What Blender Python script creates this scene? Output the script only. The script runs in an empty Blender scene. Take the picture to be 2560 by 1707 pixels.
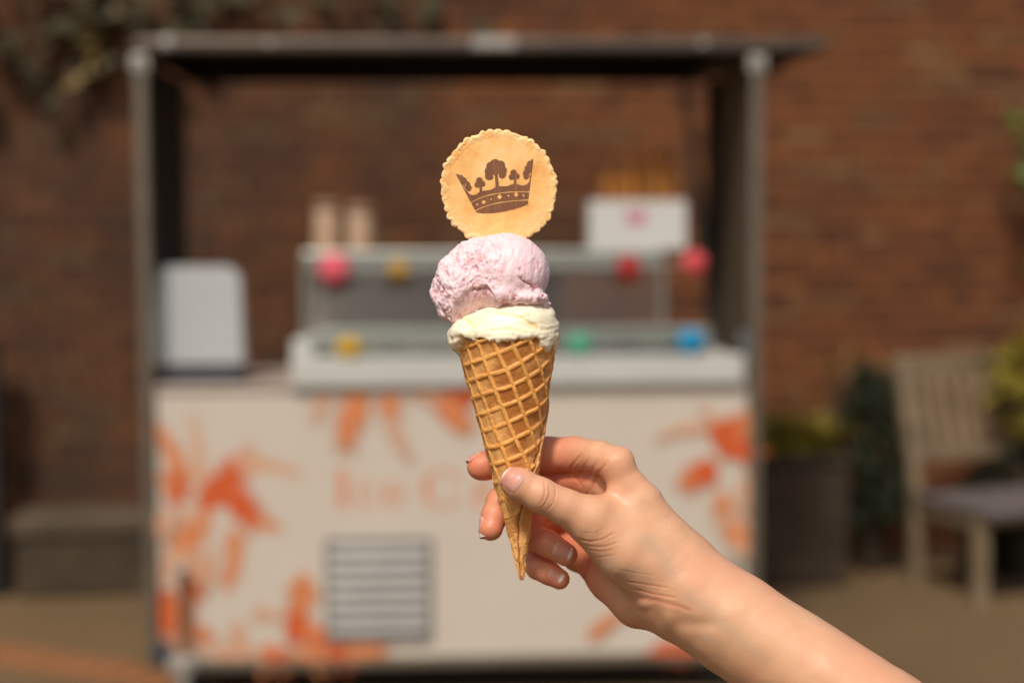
import bpy, bmesh, math, random
import numpy as np
from mathutils import Vector, Matrix
R = math.radians
random.seed(7)
rng = np.random.default_rng(7)
C = bpy.context.scene.collection
scn = bpy.context.scene

# ------------------------------------------------------------------ camera, light, exposure
FPX = 50 / 36 * 2560            # focal length in photo pixels
H, S = 1.42, 0.71               # eye height, distance of the cone
PITCH = math.atan((853.5 - 620) / FPX)
ROLL = R(0.3)
f_ = Vector((0, math.cos(PITCH), -math.sin(PITCH)))
u0 = Vector((0, math.sin(PITCH), math.cos(PITCH)))
r0 = Vector((1, 0, 0))
r_ = math.cos(ROLL) * r0 - math.sin(ROLL) * u0
u_ = math.sin(ROLL) * r0 + math.cos(ROLL) * u0
CAMP = Vector((0, 0, H))
cd = bpy.data.cameras.new('camera')
cam = bpy.data.objects.new('camera', cd)
C.objects.link(cam)
m = Matrix((r_, u_, -f_)).transposed().to_4x4()
m.translation = CAMP
cam.matrix_world = m
cd.lens, cd.sensor_width = 50, 36
cd.clip_start, cd.clip_end = 0.05, 500
cd.dof.use_dof = True
cd.dof.focus_distance = S - 0.012
cd.dof.aperture_fstop = 3.9
scn.camera = cam

SUN_AZ, SUN_EL = R(196), R(52)      # azimuth measured from +Y towards +X
w = bpy.data.worlds.new('World')
scn.world = w
w.use_nodes = True
nt = w.node_tree
sky = nt.nodes.new('ShaderNodeTexSky')
sky.sky_type = 'NISHITA'
sky.sun_disc = False
sky.sun_elevation = SUN_EL
sky.sun_rotation = SUN_AZ
sky.air_density, sky.dust_density, sky.ozone_density = 1.0, 4.0, 0.7
nt.links.new(sky.outputs[0], nt.nodes['Background'].inputs[0])
nt.nodes['Background'].inputs[1].default_value = 0.105
sd = bpy.data.lights.new('sun', 'SUN')
sd.energy, sd.angle, sd.color = 3.0, R(7), (1, 0.945, 0.865)
sun = bpy.data.objects.new('sun', sd)
C.objects.link(sun)
sv = Vector((math.sin(SUN_AZ) * math.cos(SUN_EL), math.cos(SUN_AZ) * math.cos(SUN_EL), math.sin(SUN_EL)))
sun.rotation_euler = (-sv).to_track_quat('-Z', 'Y').to_euler()
sun.location = (0, 0, 5)
scn.view_settings.view_transform = 'Standard'
scn.view_settings.look = 'None'
scn.view_settings.exposure = 0.04
scn.view_settings.gamma = 1.0
scn.view_settings.use_curve_mapping = False
scn.cycles.use_denoising = True
scn.cycles.max_bounces = 8

# ------------------------------------------------------------------ helpers
def unproj(px, py, d):
    return CAMP + f_ * d + r_ * ((px - 1280) / FPX * d) + u_ * ((853.5 - py) / FPX * d)
def ray(px, py):
    return (f_ + r_ * ((px - 1280) / FPX) + u_ * ((853.5 - py) / FPX))
def on_ground(px, py):
    d = ray(px, py); t = -H / d.z
    return CAMP + d * t
def at_y(px, py, Y):
    d = ray(px, py)
    return CAMP + d * (Y / d.y)

def FG(P):                              # photo px + depth px (towards camera) -> world metres
    P = np.asarray(P, float)
    d = S - P[:, 2] * (S / FPX)
    c, f, r, u = (np.array(v) for v in (CAMP, f_, r_, u_))
    return c + f * d[:, None] + r * ((P[:, 0] - 1280) / FPX * d)[:, None] + u * ((853.5 - P[:, 1]) / FPX * d)[:, None]

def tag(o, label=None, cat=None, group=None, kind=None):
    if label: o['label'] = label
    if cat: o['category'] = cat
    if group: o['group'] = group
    if kind: o['kind'] = kind
    return o
def empty(name, loc=(0, 0, 0), rz=0, parent=None):
    o = bpy.data.objects.new(name, None)
    C.objects.link(o); o.location = loc; o.rotation_euler = (0, 0, rz)
    o.empty_display_size = 0.05
    if parent: o.parent = parent
    return o
def link(name, me, mat=None, parent=None, loc=None):
    o = bpy.data.objects.new(name, me)
    C.objects.link(o)
    if mat:
        for mm in (mat if isinstance(mat, (list, tuple)) else [mat]): me.materials.append(mm)
    if parent: o.parent = parent
    if loc is not None: o.location = loc
    return o
def npmesh(name, V, F, mat=None, parent=None, origin=None, smooth=True, attrs=None):
    V = np.asarray(V, float)
    if origin is not None: V = V - np.array(origin)
    me = bpy.data.meshes.new(name)
    me.from_pydata(V.tolist(), [], F.tolist() if hasattr(F, 'tolist') else F)
    if smooth: me.polygons.foreach_set('use_smooth', [True] * len(me.polygons))
    for k, a in (attrs or {}).items():
        at = me.attributes.new(k, 'FLOAT', 'POINT')
        at.data.foreach_set('value', np.asarray(a, np.float32))
    me.update()
    return link(name, me, mat, parent, origin)

class MB:
    """collects boxes, bars, tubes into one bmesh"""
    def __init__(s): s.bm = bmesh.new()
    def _merge(s, b, mtx):
        b.transform(mtx)
        me = bpy.data.meshes.new('t'); b.to_mesh(me); b.free()
        s.bm.from_mesh(me); bpy.data.meshes.remove(me)
    def box(s, x0, x1, y0, y1, z0, z1, bev=0.0, mtx=None, seg=2):
        b = bmesh.new(); bmesh.ops.create_cube(b, size=1)
        for v in b.verts:
            v.co = Vector(((x0 + x1) / 2 + v.co.x * (x1 - x0), (y0 + y1) / 2 + v.co.y * (y1 - y0), (z0 + z1) / 2 + v.co.z * (z1 - z0)))
        if bev: bmesh.ops.bevel(b, geom=b.edges[:], offset=bev, segments=seg, affect='EDGES', profile=0.5)
        s._merge(b, mtx or Matrix()); return s
    def tube(s, a, c, r1, r2=None, n=16):
        a, c = Vector(a), Vector(c); d = c - a
        b = bmesh.new()
        bmesh.ops.create_cone(b, cap_ends=True, segments=n, radius1=r1, radius2=r1 if r2 is None else r2, depth=d.length)
        s._merge(b, Matrix.Translation((a + c) / 2) @ d.to_track_quat('Z', 'Y').to_matrix().to_4x4()); return s
    def bar(s, a, c, wx, wy, bev=0, up=None):
        a, c = Vector(a), Vector(c); d = c - a; L = d.length
        z = d.normalized(); x = (up or Vector((0, 1, 0))).cross(z).normalized(); y = z.cross(x)
        mt = Matrix((x, y, z)).transposed().to_4x4(); mt.translation = (a + c) / 2
        return s.box(-wx / 2, wx / 2, -wy / 2, wy / 2, -L / 2, L / 2, bev, mt)
    def ball(s, c, r, n=2, sc=(1, 1, 1)):
        b = bmesh.new(); bmesh.ops.create_icosphere(b, subdivisions=n, radius=r)
        for v in b.verts: v.co = Vector((v.co.x * sc[0], v.co.y * sc[1], v.co.z * sc[2]))
        s._merge(b, Matrix.Translation(c)); return s
    def lathe(s, prof, c=(0, 0, 0), n=24):
        c = Vector(c); rows = []
        for (r, z) in prof:
            rows.append([s.bm.verts.new(c + Vector((r * math.cos(2 * math.pi * i / n), r * math.sin(2 * math.pi * i / n), z))) for i in range(n)])
        for a, b in zip(rows, rows[1:]):
            for i in range(n): s.bm.faces.new((a[i], a[(i + 1) % n], b[(i + 1) % n], b[i]))
        s.bm.faces.new(rows[0][::-1]); s.bm.faces.new(rows[-1]); return s
    def prism(s, pts, y0, y1):               # polygon in xz, extruded along y
        a = [s.bm.verts.new((x, y0, z)) for x, z in pts]; b = [s.bm.verts.new((x, y1, z)) for x, z in pts]
        s.bm.faces.new(a); s.bm.faces.new(b[::-1])
        for i in range(len(a)): s.bm.faces.new((a[i], b[i], b[(i + 1) % len(a)], a[(i + 1) % len(a)]))
        return s
    def build(s, name, mat, parent=None, smooth=False, loc=None):
        bmesh.ops.recalc_face_normals(s.bm, faces=s.bm.faces[:])
        me = bpy.data.meshes.new(name); s.bm.to_mesh(me); s.bm.free()
        if smooth:
            me.polygons.foreach_set('use_smooth', [True] * len(me.polygons))
            me.set_sharp_from_angle(angle=R(40))
        return link(name, me, mat, parent, loc)

# ---- materials
def new_mat(name):
    mt = bpy.data.materials.new(name); mt.use_nodes = True
    return mt, mt.node_tree, mt.node_tree.nodes['Principled BSDF']
def N(t, typ, **kw):
    n = t.nodes.new(typ)
    for k, v in kw.items(): setattr(n, k, v)
    return n
def noise(t, scale, detail=4, rough=.55, vec=None, dist=0):
    n = N(t, 'ShaderNodeTexNoise'); n.inputs['Scale'].default_value = scale
    n.inputs['Detail'].default_value = detail; n.inputs['Roughness'].default_value = rough
    n.inputs['Distortion'].default_value = dist
    if vec is not None: t.links.new(vec, n.inputs['Vector'])
    return n.outputs[0]
def ramp(t, fac, stops):
    n = N(t, 'ShaderNodeValToRGB'); e = n.color_ramp.elements
    while len(e) < len(stops): e.new(0.5)
    for el, (p, c) in zip(e, stops):
        el.position = p; el.color = (*c, 1) if len(c) == 3 else c
    t.links.new(fac, n.inputs[0]); return n.outputs[0]
def mix(t, fac, a, b, mode='MIX'):
    n = N(t, 'ShaderNodeMix', data_type='RGBA', blend_type=mode)
    for sock, v in ((n.inputs[0], fac), (n.inputs[6], a), (n.inputs[7], b)):
        if hasattr(v, 'is_linked'): t.links.new(v, sock)
        elif isinstance(v, (int, float)): sock.default_value = v
        else: sock.default_value = (*v, 1)
    return n.outputs[2]
def mth(t, op, a, b=0.0):
    n = N(t, 'ShaderNodeMath', operation=op)
    for i, v in enumerate((a, b)):
        if hasattr(v, 'is_linked'): t.links.new(v, n.inputs[i])
        else: n.inputs[i].default_value = v
    return n.outputs[0]
def attr(t, name):
    n = N(t, 'ShaderNodeAttribute'); n.attribute_name = name; return n.outputs['Fac']
def coords(t): return N(t, 'ShaderNodeTexCoord').outputs['Object']
def bump(t, p, h, strength=.3, dist=.001, prev=None):
    n = N(t, 'ShaderNodeBump'); n.inputs['Strength'].default_value = strength; n.inputs['Distance'].default_value = dist
    t.links.new(h, n.inputs['Height'])
    if prev is not None: t.links.new(prev, n.inputs['Normal'])
    t.links.new(n.outputs[0], p.inputs['Normal']); return n.outputs[0]
def M(name, col, rough=.6, metal=0, var=.18, scale=14, bmp=0, bscale=80, bdist=.001, spec=.5, alt=None):
    mt, t, p = new_mat(name)
    c = coords(t)
    lo = tuple(x * (1 - var) for x in col); hi = alt or tuple(min(1, x * (1 + var)) for x in col)
    t.links.new(ramp(t, noise(t, scale, 5, .6, c), [(.3, lo), (.7, hi)]), p.inputs['Base Color'])
    p.inputs['Metallic'].default_value = metal
    p.inputs['Specular IOR Level'].default_value = spec
    rr = ramp(t, noise(t, scale * 2.3, 3, .6, c), [(.3, (max(.02, rough - .08),) * 3), (.7, (min(1, rough + .08),) * 3)])
    t.links.new(rr, p.inputs['Roughness'])
    if bmp: bump(t, p, noise(t, bscale, 5, .6, c), bmp, bdist)
    return mt

MAT = dict(
    alu=M('aluminium', (.11, .085, .066), .36, .8, .1, 6, .05, 200),
    alu_dull=M('dull_aluminium', (.165, .135, .10), .42, .5, .12, 9),
    zinc=M('zinc_casting', (.33, .305, .265), .55, .3, .1, 20),
    black=M('black_rubber', (.014, .013, .012), .7, 0, .2, 30),
    lining=M('matt_black_lining', (.004, .0035, .003), .95, 0, .2, 10, spec=.05),
    dark=M('dark_underside', (.02, .018, .016), .8, 0, .2, 10),
    cream=M('cream_panel', (.505, .44, .36), .5, 0, .03, 3),
    white=M('white_plastic', (.45, .445, .405), .4, 0, .04, 5),
    till=M('pale_grey_plastic', (.40, .41, .40), .45, 0, .04, 6),
    till_base=M('navy_plastic', (.025, .035, .05), .5),
    steel=M('brushed_steel', (.30, .31, .275), .38, .7, .1, 8),
    frost=M('frosted_panel', (.115, .082, .062), .5, 0, .08, 4),
    counter=M('counter_laminate', (.34, .27, .22), .5, 0, .08, 10),
    tan=M('tan_side_screen', (.105, .075, .048), .5, 0, .15, 5),
    vent=M('vent_metal', (.20, .19, .17), .45, .35, .06, 12),
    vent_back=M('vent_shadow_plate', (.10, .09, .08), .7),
    deep=M('deep_orange_print', (.52, .085, .016), .5, 0, .22, 30),
    mid=M('orange_print', (.55, .185, .065), .5, 0, .2, 30),
    pale=M('pale_orange_print', (.555, .30, .18), .5, 0, .1, 30),
    salmon=M('salmon_print', (.54, .22, .11), .5, 0, .08, 20),
    wood=M('weathered_teak', (.18, .128, .072), .7, 0, .3, 8, .2, 60),
    seatwood=M('sky_tinted_teak', (.11, .088, .082), .55, 0, .25, 8, .2, 60),  # grey sky reflection on the seat put into the wood colour
    stone=M('weathered_stone', (.048, .032, .015), .9, 0, .4, 9, .6, 30, .01, alt=(.07, .047, .022)),
    timber=M('old_planter_boards', (.045, .027, .0135), .85, 0, .4, 8, .4, 40, .004),
    soil=M('soil', (.02, .014, .009), .95, 0, .4, 40, .6, 60, .01),
    mortar=M('lime_mortar', (.15, .066, .022), .95, 0, .35, 6, .4, 60, .004),
    post=M('black_stained_timber', (.012, .011, .010), .8),
    blue=M('blue_plastic', (.02, .07, .13), .5),
    leaf_yel=M('yellow_green_leaf', (.22, .17, .010), .8, 0, .3, 18),
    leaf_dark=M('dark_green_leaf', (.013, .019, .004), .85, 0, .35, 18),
    leaf_ivy=M('ivy_leaf', (.042, .036, .009), .85, 0, .5, 9),
    leaf_gold=M('golden_leaf', (.12, .072, .009), .5, 0, .3, 14),
    leaf_green=M('fresh_green_leaf', (.075, .115, .008), .5, 0, .3, 14),
    stem=M('plant_stem', (.05, .035, .018), .8),
    jar_fill=M('sprinkle_mix', (.80, .68, .48), .6, 0, .2, 30, alt=(.52, .22, .12)),
    pink_print=M('pink_print', (.50, .14, .19), .5),
    wafer_far=M('wafer_biscuit_far', (.36, .135, .02), .7, 0, .3, 30),
    cloth=M('card_white', (.52, .51, .475), .6, 0, .03, 5),
)
def glass_mat():
    mt, t, p = new_mat('clear_glass')
    t.nodes.remove(p)
    tr = N(t, 'ShaderNodeBsdfTransparent'); tr.inputs[0].default_value = (.93, .95, .94, 1)
    gl = N(t, 'ShaderNodeBsdfGlossy'); gl.inputs['Roughness'].default_value = .04
    ms = N(t, 'ShaderNodeMixShader'); ms.inputs[0].default_value = .02; t.links.new(tr.outputs[0], ms.inputs[1]); t.links.new(gl.outputs[0], ms.inputs[2])
    t.links.new(ms.outputs[0], t.nodes['Material Output'].inputs[0])
    return mt
MAT['glass'] = glass_mat()
def brick_mat(name, per_object):
    mt, t, p = new_mat(name)
    g = N(t, 'ShaderNodeNewGeometry').outputs['Position']
    rnd = N(t, 'ShaderNodeObjectInfo').outputs['Random'] if per_object else attr(t, 'rnd')
    base = ramp(t, rnd, [(0, (.092, .031, .009)), (.2, (.138, .043, .011)), (.5, (.165, .052, .013)), (.8, (.19, .064, .016)), (.93, (.14, .062, .022)), (1, (.195, .095, .030))])
    c = mix(t, .8, mix(t, .12, base, (0, 0, 0)), ramp(t, noise(t, 22, 6, .65, g), [(.25, (.5, .5, .5)), (.75, (1.45, 1.4, 1.3))]), 'MULTIPLY')
    # random dark blotches, with the left end's shade painted in through the ramp
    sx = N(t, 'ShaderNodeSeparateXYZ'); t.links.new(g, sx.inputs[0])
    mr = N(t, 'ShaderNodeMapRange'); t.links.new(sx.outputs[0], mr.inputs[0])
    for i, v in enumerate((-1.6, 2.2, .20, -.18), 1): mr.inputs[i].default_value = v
    blot_shade = mth(t, 'ADD', noise(t, 1.5, 5, .6, g), mr.outputs[0])
    c = mix(t, ramp(t, blot_shade, [(.44, (0, 0, 0)), (.82, (.85, .85, .85))]), c, (.030, .020, .011))
    t.links.new(c, p.inputs['Base Color'])
    p.inputs['Roughness'].default_value = .92
    bump(t, p, noise(t, 70, 6, .65, g), .5, .004)
    return mt
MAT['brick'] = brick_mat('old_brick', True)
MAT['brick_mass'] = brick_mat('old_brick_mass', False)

# ---- numpy noise / implicit surfaces
def _hash(ix, iy, iz, seed):
    h = (ix.astype(np.int64) * 374761393 + iy.astype(np.int64) * 668265263 + iz.astype(np.int64) * 2147483647 + seed * 974711) & 0xffffffff
    h = ((h ^ (h >> 13)) * 1274126177) & 0xffffffff
    return ((h ^ (h >> 16)) & 0xffff) / 65535.0
def vnoise(P, freq, seed=0):
    Q = np.asarray(P, float) * freq
    i = np.floor(Q); fr = Q - i; fr = fr * fr * fr * (fr * (fr * 6 - 15) + 10)
    ix, iy, iz = (i[:, k].astype(np.int64) for k in range(3)); out = 0
    for a in (0, 1):
        for b in (0, 1):
            for c in (0, 1):
                wt = (fr[:, 0] if a else 1 - fr[:, 0]) * (fr[:, 1] if b else 1 - fr[:, 1]) * (fr[:, 2] if c else 1 - fr[:, 2])
                out = out + wt * _hash(ix + a, iy + b, iz + c, seed)
    return out * 2 - 1
def fbm(P, freq, octv=4, seed=0, gain=.5):
    o = 0; a = 1
    for k in range(octv):
        o = o + a * vnoise(P, freq * 2 ** k, seed + k); a *= gain
    return o
class Field:
    def __init__(s, lo, hi, h):
        s.lo, s.h = np.array(lo, float), h
        s.ax = [np.arange(lo[k], hi[k] + h, h) for k in range(3)]
        s.F = np.full([len(a) for a in s.ax], 1e3, np.float32)
    def grid(s, lo, hi):
        sl = []
        for k in range(3):
            a = max(0, int((lo[k] - s.lo[k]) / s.h)); b = min(len(s.ax[k]), int((hi[k] - s.lo[k]) / s.h) + 2)
            sl.append(slice(a, max(b, a + 1)))
        return tuple(sl), np.meshgrid(*[s.ax[k][sl[k]].astype(np.float32) for k in range(3)], indexing='ij')
    def smin(s, sl, d, k):
        a = s.F[sl]; kk = np.maximum(k, 1e-3)
        hh = np.maximum(kk - np.abs(a - d), 0) / kk
        s.F[sl] = np.minimum(a, d) - hh * hh * kk * .25
    def chain(s, pts, k=12, kjoin=None, near=None, zs=1.0):
        """tapered limbs through (x,y,z,r); kjoin only near the point `near` (x,y,z,radius), k elsewhere"""
        P = np.array(pts, float); rm = P[:, 3].max() + 45
        sl, (X, Y, Z) = s.grid((P[:, :3] - rm).min(0), (P[:, :3] + rm).max(0))
        d = None
        for a, b in zip(P, P[1:]):
            ab = b[:3] - a[:3]; q = (X - a[0], Y - a[1], Z - a[2])
            t = np.clip((q[0] * ab[0] + q[1] * ab[1] + q[2] * ab[2]) / (ab @ ab), 0, 1)
            e = np.sqrt((q[0] - t * ab[0]) ** 2 + (q[1] - t * ab[1]) ** 2 + ((q[2] - t * ab[2]) / zs) ** 2) - (a[3] + t * (b[3] - a[3]))
            if d is None: d = e
            else:
                hh = np.maximum(10 - np.abs(d - e), 0) / 10; d = np.minimum(d, e) - hh * hh * 2.5
        if near is not None:
            dn = np.sqrt((X - near[0]) ** 2 + (Y - near[1]) ** 2 + (Z - near[2]) ** 2)
            kk = k + (kjoin - k) * np.clip(1.6 - dn / near[3], 0, 1)
        else: kk = k
        s.smin(sl, d.astype(np.float32), kk)
    def ell(s, c, r, k=20, sub=False):
        c, r = np.array(c, float), np.array(r, float); mr = r + 45
        sl, (X, Y, Z) = s.grid(c - mr, c + mr)
        q = np.sqrt(((X - c[0]) / r[0]) ** 2 + ((Y - c[1]) / r[1]) ** 2 + ((Z - c[2]) / r[2]) ** 2)
        q2 = np.sqrt(((X - c[0]) / r[0] ** 2) ** 2 + ((Y - c[1]) / r[1] ** 2) ** 2 + ((Z - c[2]) / r[2] ** 2) ** 2) + 1e-6
        d = q * (q - 1) / q2
        if sub:
            s.F[sl] *= -1; s.smin(sl, d, k); s.F[sl] *= -1
        else: s.smin(sl, d, k)
    def sample(s, P):
        G = (np.asarray(P) - s.lo) / s.h
        i = np.clip(np.floor(G).astype(int), 0, np.array(s.F.shape) - 2); fr = np.clip(G - i, 0, 1); o = 0
        for a in (0, 1):
            for b in (0, 1):
                for c in (0, 1):
                    wt = (fr[:, 0] if a else 1 - fr[:, 0]) * (fr[:, 1] if b else 1 - fr[:, 1]) * (fr[:, 2] if c else 1 - fr[:, 2])
                    o = o + wt * s.F[i[:, 0] + a, i[:, 1] + b, i[:, 2] + c]
        return o
    def grad(s, P):
        e = s.h * .75; g = np.empty_like(P)
        for k in range(3):
            dv = np.zeros(3); dv[k] = e
            g[:, k] = (s.sample(P + dv) - s.sample(P - dv)) / (2 * e)
        return g
    def mesh(s, relax=2):
        F = s.F; n = F.shape; ins = F < 0
        nc = tuple(x - 1 for x in n)
        cnt = np.zeros(nc, np.uint8)
        for a in (0, 1):
            for b in (0, 1):
                for c in (0, 1): cnt += ins[a:n[0] - 1 + a, b:n[1] - 1 + b, c:n[2] - 1 + c]
        act = np.argwhere((cnt > 0) & (cnt < 8))
        idx = np.full(nc, -1, np.int64); idx[tuple(act.T)] = np.arange(len(act))
        acc = np.zeros((len(act), 3)); num = np.zeros(len(act))
        for ax in range(3):
            o = [k for k in range(3) if k != ax]
            for a in (0, 1):
                for b in (0, 1):
                    p0 = act.copy(); p0[:, o[0]] += a; p0[:, o[1]] += b
                    p1 = p0.copy(); p1[:, ax] += 1
                    v0, v1 = F[tuple(p0.T)], F[tuple(p1.T)]
                    cr = (v0 < 0) != (v1 < 0)
                    t = np.where(cr, v0 / np.where(cr, v0 - v1, 1), 0)
                    p = p0.astype(float); p[:, ax] += t
                    acc[cr] += p[cr]; num += cr
        V = acc / num[:, None] * s.h + s.lo
        quads = []
        for ax in range(3):
            o = [(ax + 1) % 3, (ax + 2) % 3]
            A = [slice(None)] * 3; B = [slice(None)] * 3
            A[ax] = slice(0, -1); B[ax] = slice(1, None)
            ed = np.argwhere(ins[tuple(A)] != ins[tuple(B)])
            ed = ed[(ed[:, o[0]] > 0) & (ed[:, o[1]] > 0) & (ed[:, o[0]] < n[o[0]] - 1) & (ed[:, o[1]] < n[o[1]] - 1)]
            qs = []
            for (a, b) in ((1, 1), (0, 1), (0, 0), (1, 0)):
                c = ed.copy(); c[:, o[0]] -= a; c[:, o[1]] -= b; qs.append(idx[tuple(c.T)])
            q = np.stack(qs, 1); flip = ~ins[tuple(ed.T)]
            q[flip] = q[flip][:, ::-1]; quads.append(q)
        Q = np.concatenate(quads)
        for _ in range(relax):
            acc = np.zeros_like(V); num = np.zeros(len(V))
            for k in range(4):
                np.add.at(acc, Q[:, k], V[Q[:, (k + 1) % 4]]); np.add.at(num, Q[:, k], 1)
            V = V * .4 + acc / num[:, None] * .6
            g = s.grad(V); g2 = (g * g).sum(1)
            V = V - g * (s.sample(V) / np.maximum(g2, .2))[:, None]
        g = s.grad(V); nrm = g / np.maximum(np.linalg.norm(g, axis=1), 1e-6)[:, None]
        # px space is mirrored (y down): flip faces so that normals point outwards in the world
        return V, Q[:, ::-1], nrm
def fix_normals(o):
    bm = bmesh.new(); bm.from_mesh(o.data); bmesh.ops.recalc_face_normals(bm, faces=bm.faces[:]); bm.to_mesh(o.data); bm.free()

# ------------------------------------------------------------------ the setting: ground, wall
gm, t, p = new_mat('buff_gravel_paving')
gc = coords(t)
c1 = ramp(t, noise(t, 1.3, 6, .6, gc), [(.3, (.105, .061, .022)), (.7, (.150, .090, .035))])
c1 = mix(t, .6, c1, ramp(t, noise(t, 90, 3, .7, gc), [(.3, (.55, .55, .55)), (.7, (1.4, 1.4, 1.4))]), 'MULTIPLY')
t.links.new(c1, p.inputs['Base Color']); p.inputs['Roughness'].default_value = .95
bump(t, p, noise(t, 120, 3, .7, gc), .6, .006)
ground = MB()
b = bmesh.ops.create_grid(ground.bm, x_segments=4, y_segments=4, size=60)
tag(ground.build('ground', gm), kind='structure')

WA = Vector((-1.92, 6.02, 0)); WB = Vector((2.0, 6.58, 0))
wth = math.atan2(WB.y - WA.y, WB.x - WA.x)
wall = empty('brick_wall', WA, wth)
tag(wall, 'old red brick garden wall standing behind the ice cream cart', 'wall')
wm = wall.matrix_world.copy(); wm = Matrix.Translation(WA) @ Matrix.Rotation(wth, 4, 'Z')
wmi = wm.inverted()
MB().box(-2.2, 6.6, .012, .35, 0, 3.3).build('mortar_core', MAT['mortar'], wall)
def proj(P):
    q = P - CAMP; d = q.dot(f_)
    return 1280 + q.dot(r_) / d * FPX, 853.5 - q.dot(u_) / d * FPX, d
specs = []
BL, BH, J = .215, .065, .010
for row in range(43):
    header = row % 4 == 3
    L = BL if not header else .1025
    x = -2.2 + (0 if row % 2 else -.11) - (.05 if header else 0)
    while x < 6.5:
        l = L + random.uniform(-.006, .004)
        specs.append((x + l / 2, row * (BH + J) + BH / 2 + J + random.uniform(-.002, .002), l, BH + random.uniform(-.004, .003), random.uniform(-.005, .006), random.random()))
        x += l + J
def brick_verts(l, h):
    m_ = MB(); m_.box(-l / 2, l / 2, 0, .1, -h / 2, h / 2); return m_
def visible(sp):
    px, py, d = proj(wm @ Vector((sp[0], 0, sp[1])))
    if not (-40 < px < 2600 and -30 < py < 1500): return None
    if 360 < px < 1890 and (py > 960 or py < 185 and py > 85): return None
    return sp[2] / d
vis = sorted([(visible(s_), i) for i, s_ in enumerate(specs) if visible(s_)], reverse=True)
single = {i for _, i in vis[:300]}
bmeshes = []
for k in range(2):
    l = BL if k == 0 else .1025
    mm = MB(); mm.box(-l / 2, l / 2, 0, .09, -BH / 2, BH / 2)
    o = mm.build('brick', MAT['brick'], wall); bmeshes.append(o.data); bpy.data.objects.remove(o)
for me in bmeshes:
    for v in me.vertices: v.co += Vector((random.uniform(-.003, .003), 0, random.uniform(-.002, .002)))
VV, FF, RR = [], [], []
cube_f = [(0, 1, 3, 2), (4, 6, 7, 5), (0, 4, 5, 1), (2, 3, 7, 6), (0, 2, 6, 4), (1, 5, 7, 3)]
for i, (x, z, l, h, dy, rv) in enumerate(specs):
    if i in single:
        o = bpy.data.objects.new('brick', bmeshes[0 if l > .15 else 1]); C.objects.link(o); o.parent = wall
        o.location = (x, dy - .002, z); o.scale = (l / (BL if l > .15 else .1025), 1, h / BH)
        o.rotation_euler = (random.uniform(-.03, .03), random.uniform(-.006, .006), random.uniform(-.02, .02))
    else:
        b0 = len(VV)
        for a in (-1, 1):
            for b_ in (0, 1):
                for c in (-1, 1): VV.append((x + a * l / 2, dy + b_ * .09 - .002, z + c * h / 2)); RR.append(rv)
        FF += [tuple(b0 + q for q in f) for f in cube_f]
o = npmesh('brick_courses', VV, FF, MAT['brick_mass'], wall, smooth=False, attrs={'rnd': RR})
fix_normals(o); tag(o, kind='stuff')
# coping stones on top of the wall (above the frame)
for k in range(14):
    MB().box(-2.2 + k * .63, -2.2 + k * .63 + .62, -.03, .38, 3.305, 3.38, .008).build('coping_stone', MAT['stone'], wall)

# brick edging in the paving, lower left
edge = empty('brick_edging', on_ground(150, 1675), 0)
tag(edge, 'row of orange bricks set flush in the paving at lower left', 'paving edge')
e0, e1 = on_ground(-140, 1612), on_ground(420, 1700)
ed = (e1 - e0); L = ed.length; ed.normalize(); ang = math.atan2(ed.y, ed.x)
emat = M('orange_paving_brick', (.235, .095, .032), .85, 0, .35, 12, .5, 60, .004)
em = None
for i in range(-2, int(L / .112) + 5):
    pos = e0 + ed * (i * .112) - edge.location
    if em is None:
        q = MB(); q.box(-.051, .051, -.105, .105, -.04, .006, .003, seg=1); o = q.build('brick', emat, edge); em = o.data
    else:
        o = bpy.data.objects.new('brick', em); C.objects.link(o); o.parent = edge
    o.location = (pos.x, pos.y, random.uniform(-.001, .002)); o.rotation_euler = (0, 0, ang + random.uniform(-.02, .02))

# ------------------------------------------------------------------ ice cream cart
YAW = R(2.4)
cen = unproj(1130, 900, 4.42)
O = Vector((cen.x, cen.y, 0))
ex = Vector((math.cos(YAW), math.sin(YAW), 0)); ey = Vector((-math.sin(YAW), math.cos(YAW), 0))
def fpt(px, py, off=0.0):
    d = ray(px, py)
    n = ey; t_ = ((O + ey * off) - CAMP).dot(n) / d.dot(n)
    q = CAMP + d * t_ - O
    return q.dot(ex), q.z
cart = empty('ice_cream_cart', O, YAW)
tag(cart, 'cream ice cream cart with orange palm tree print, open metal frame and canopy', 'ice cream cart')
def X(px, off=0.0, py=900): return fpt(px, py, off)[0]
def Z(py, off=0.0, px=1130): return fpt(px, py, off)[1]
xl, xr = X(369), X(1886)
DEP = .62
ztop, zbeam = Z(97), Z(134)
zc = Z(957)                       # counter front edge height
zb = Z(1640)
# body
MB().box(xl + .022, xr - .022, 0, .02, zb, zc - .022, .003).build('front_panel', MAT['cream'], cart)
fp = cart.children[-1]
MB().box(xl + .024, xl + .04, .021, DEP, zb, zc - .022).build('side_panel', MAT['cream'], cart)
MB().box(xr - .04, xr - .024, .021, DEP, zb, zc - .022).build('side_panel', MAT['cream'], cart)
MB().box(xl + .024, xr - .024, DEP + .002, DEP + .02, zb, zc - .022).build('back_panel', MAT['cream'], cart)
MB().box(xl + .024, xr - .024, -.008, DEP + .02, zc - .02, zc, .004).build('countertop', MAT['counter'], cart)
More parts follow.
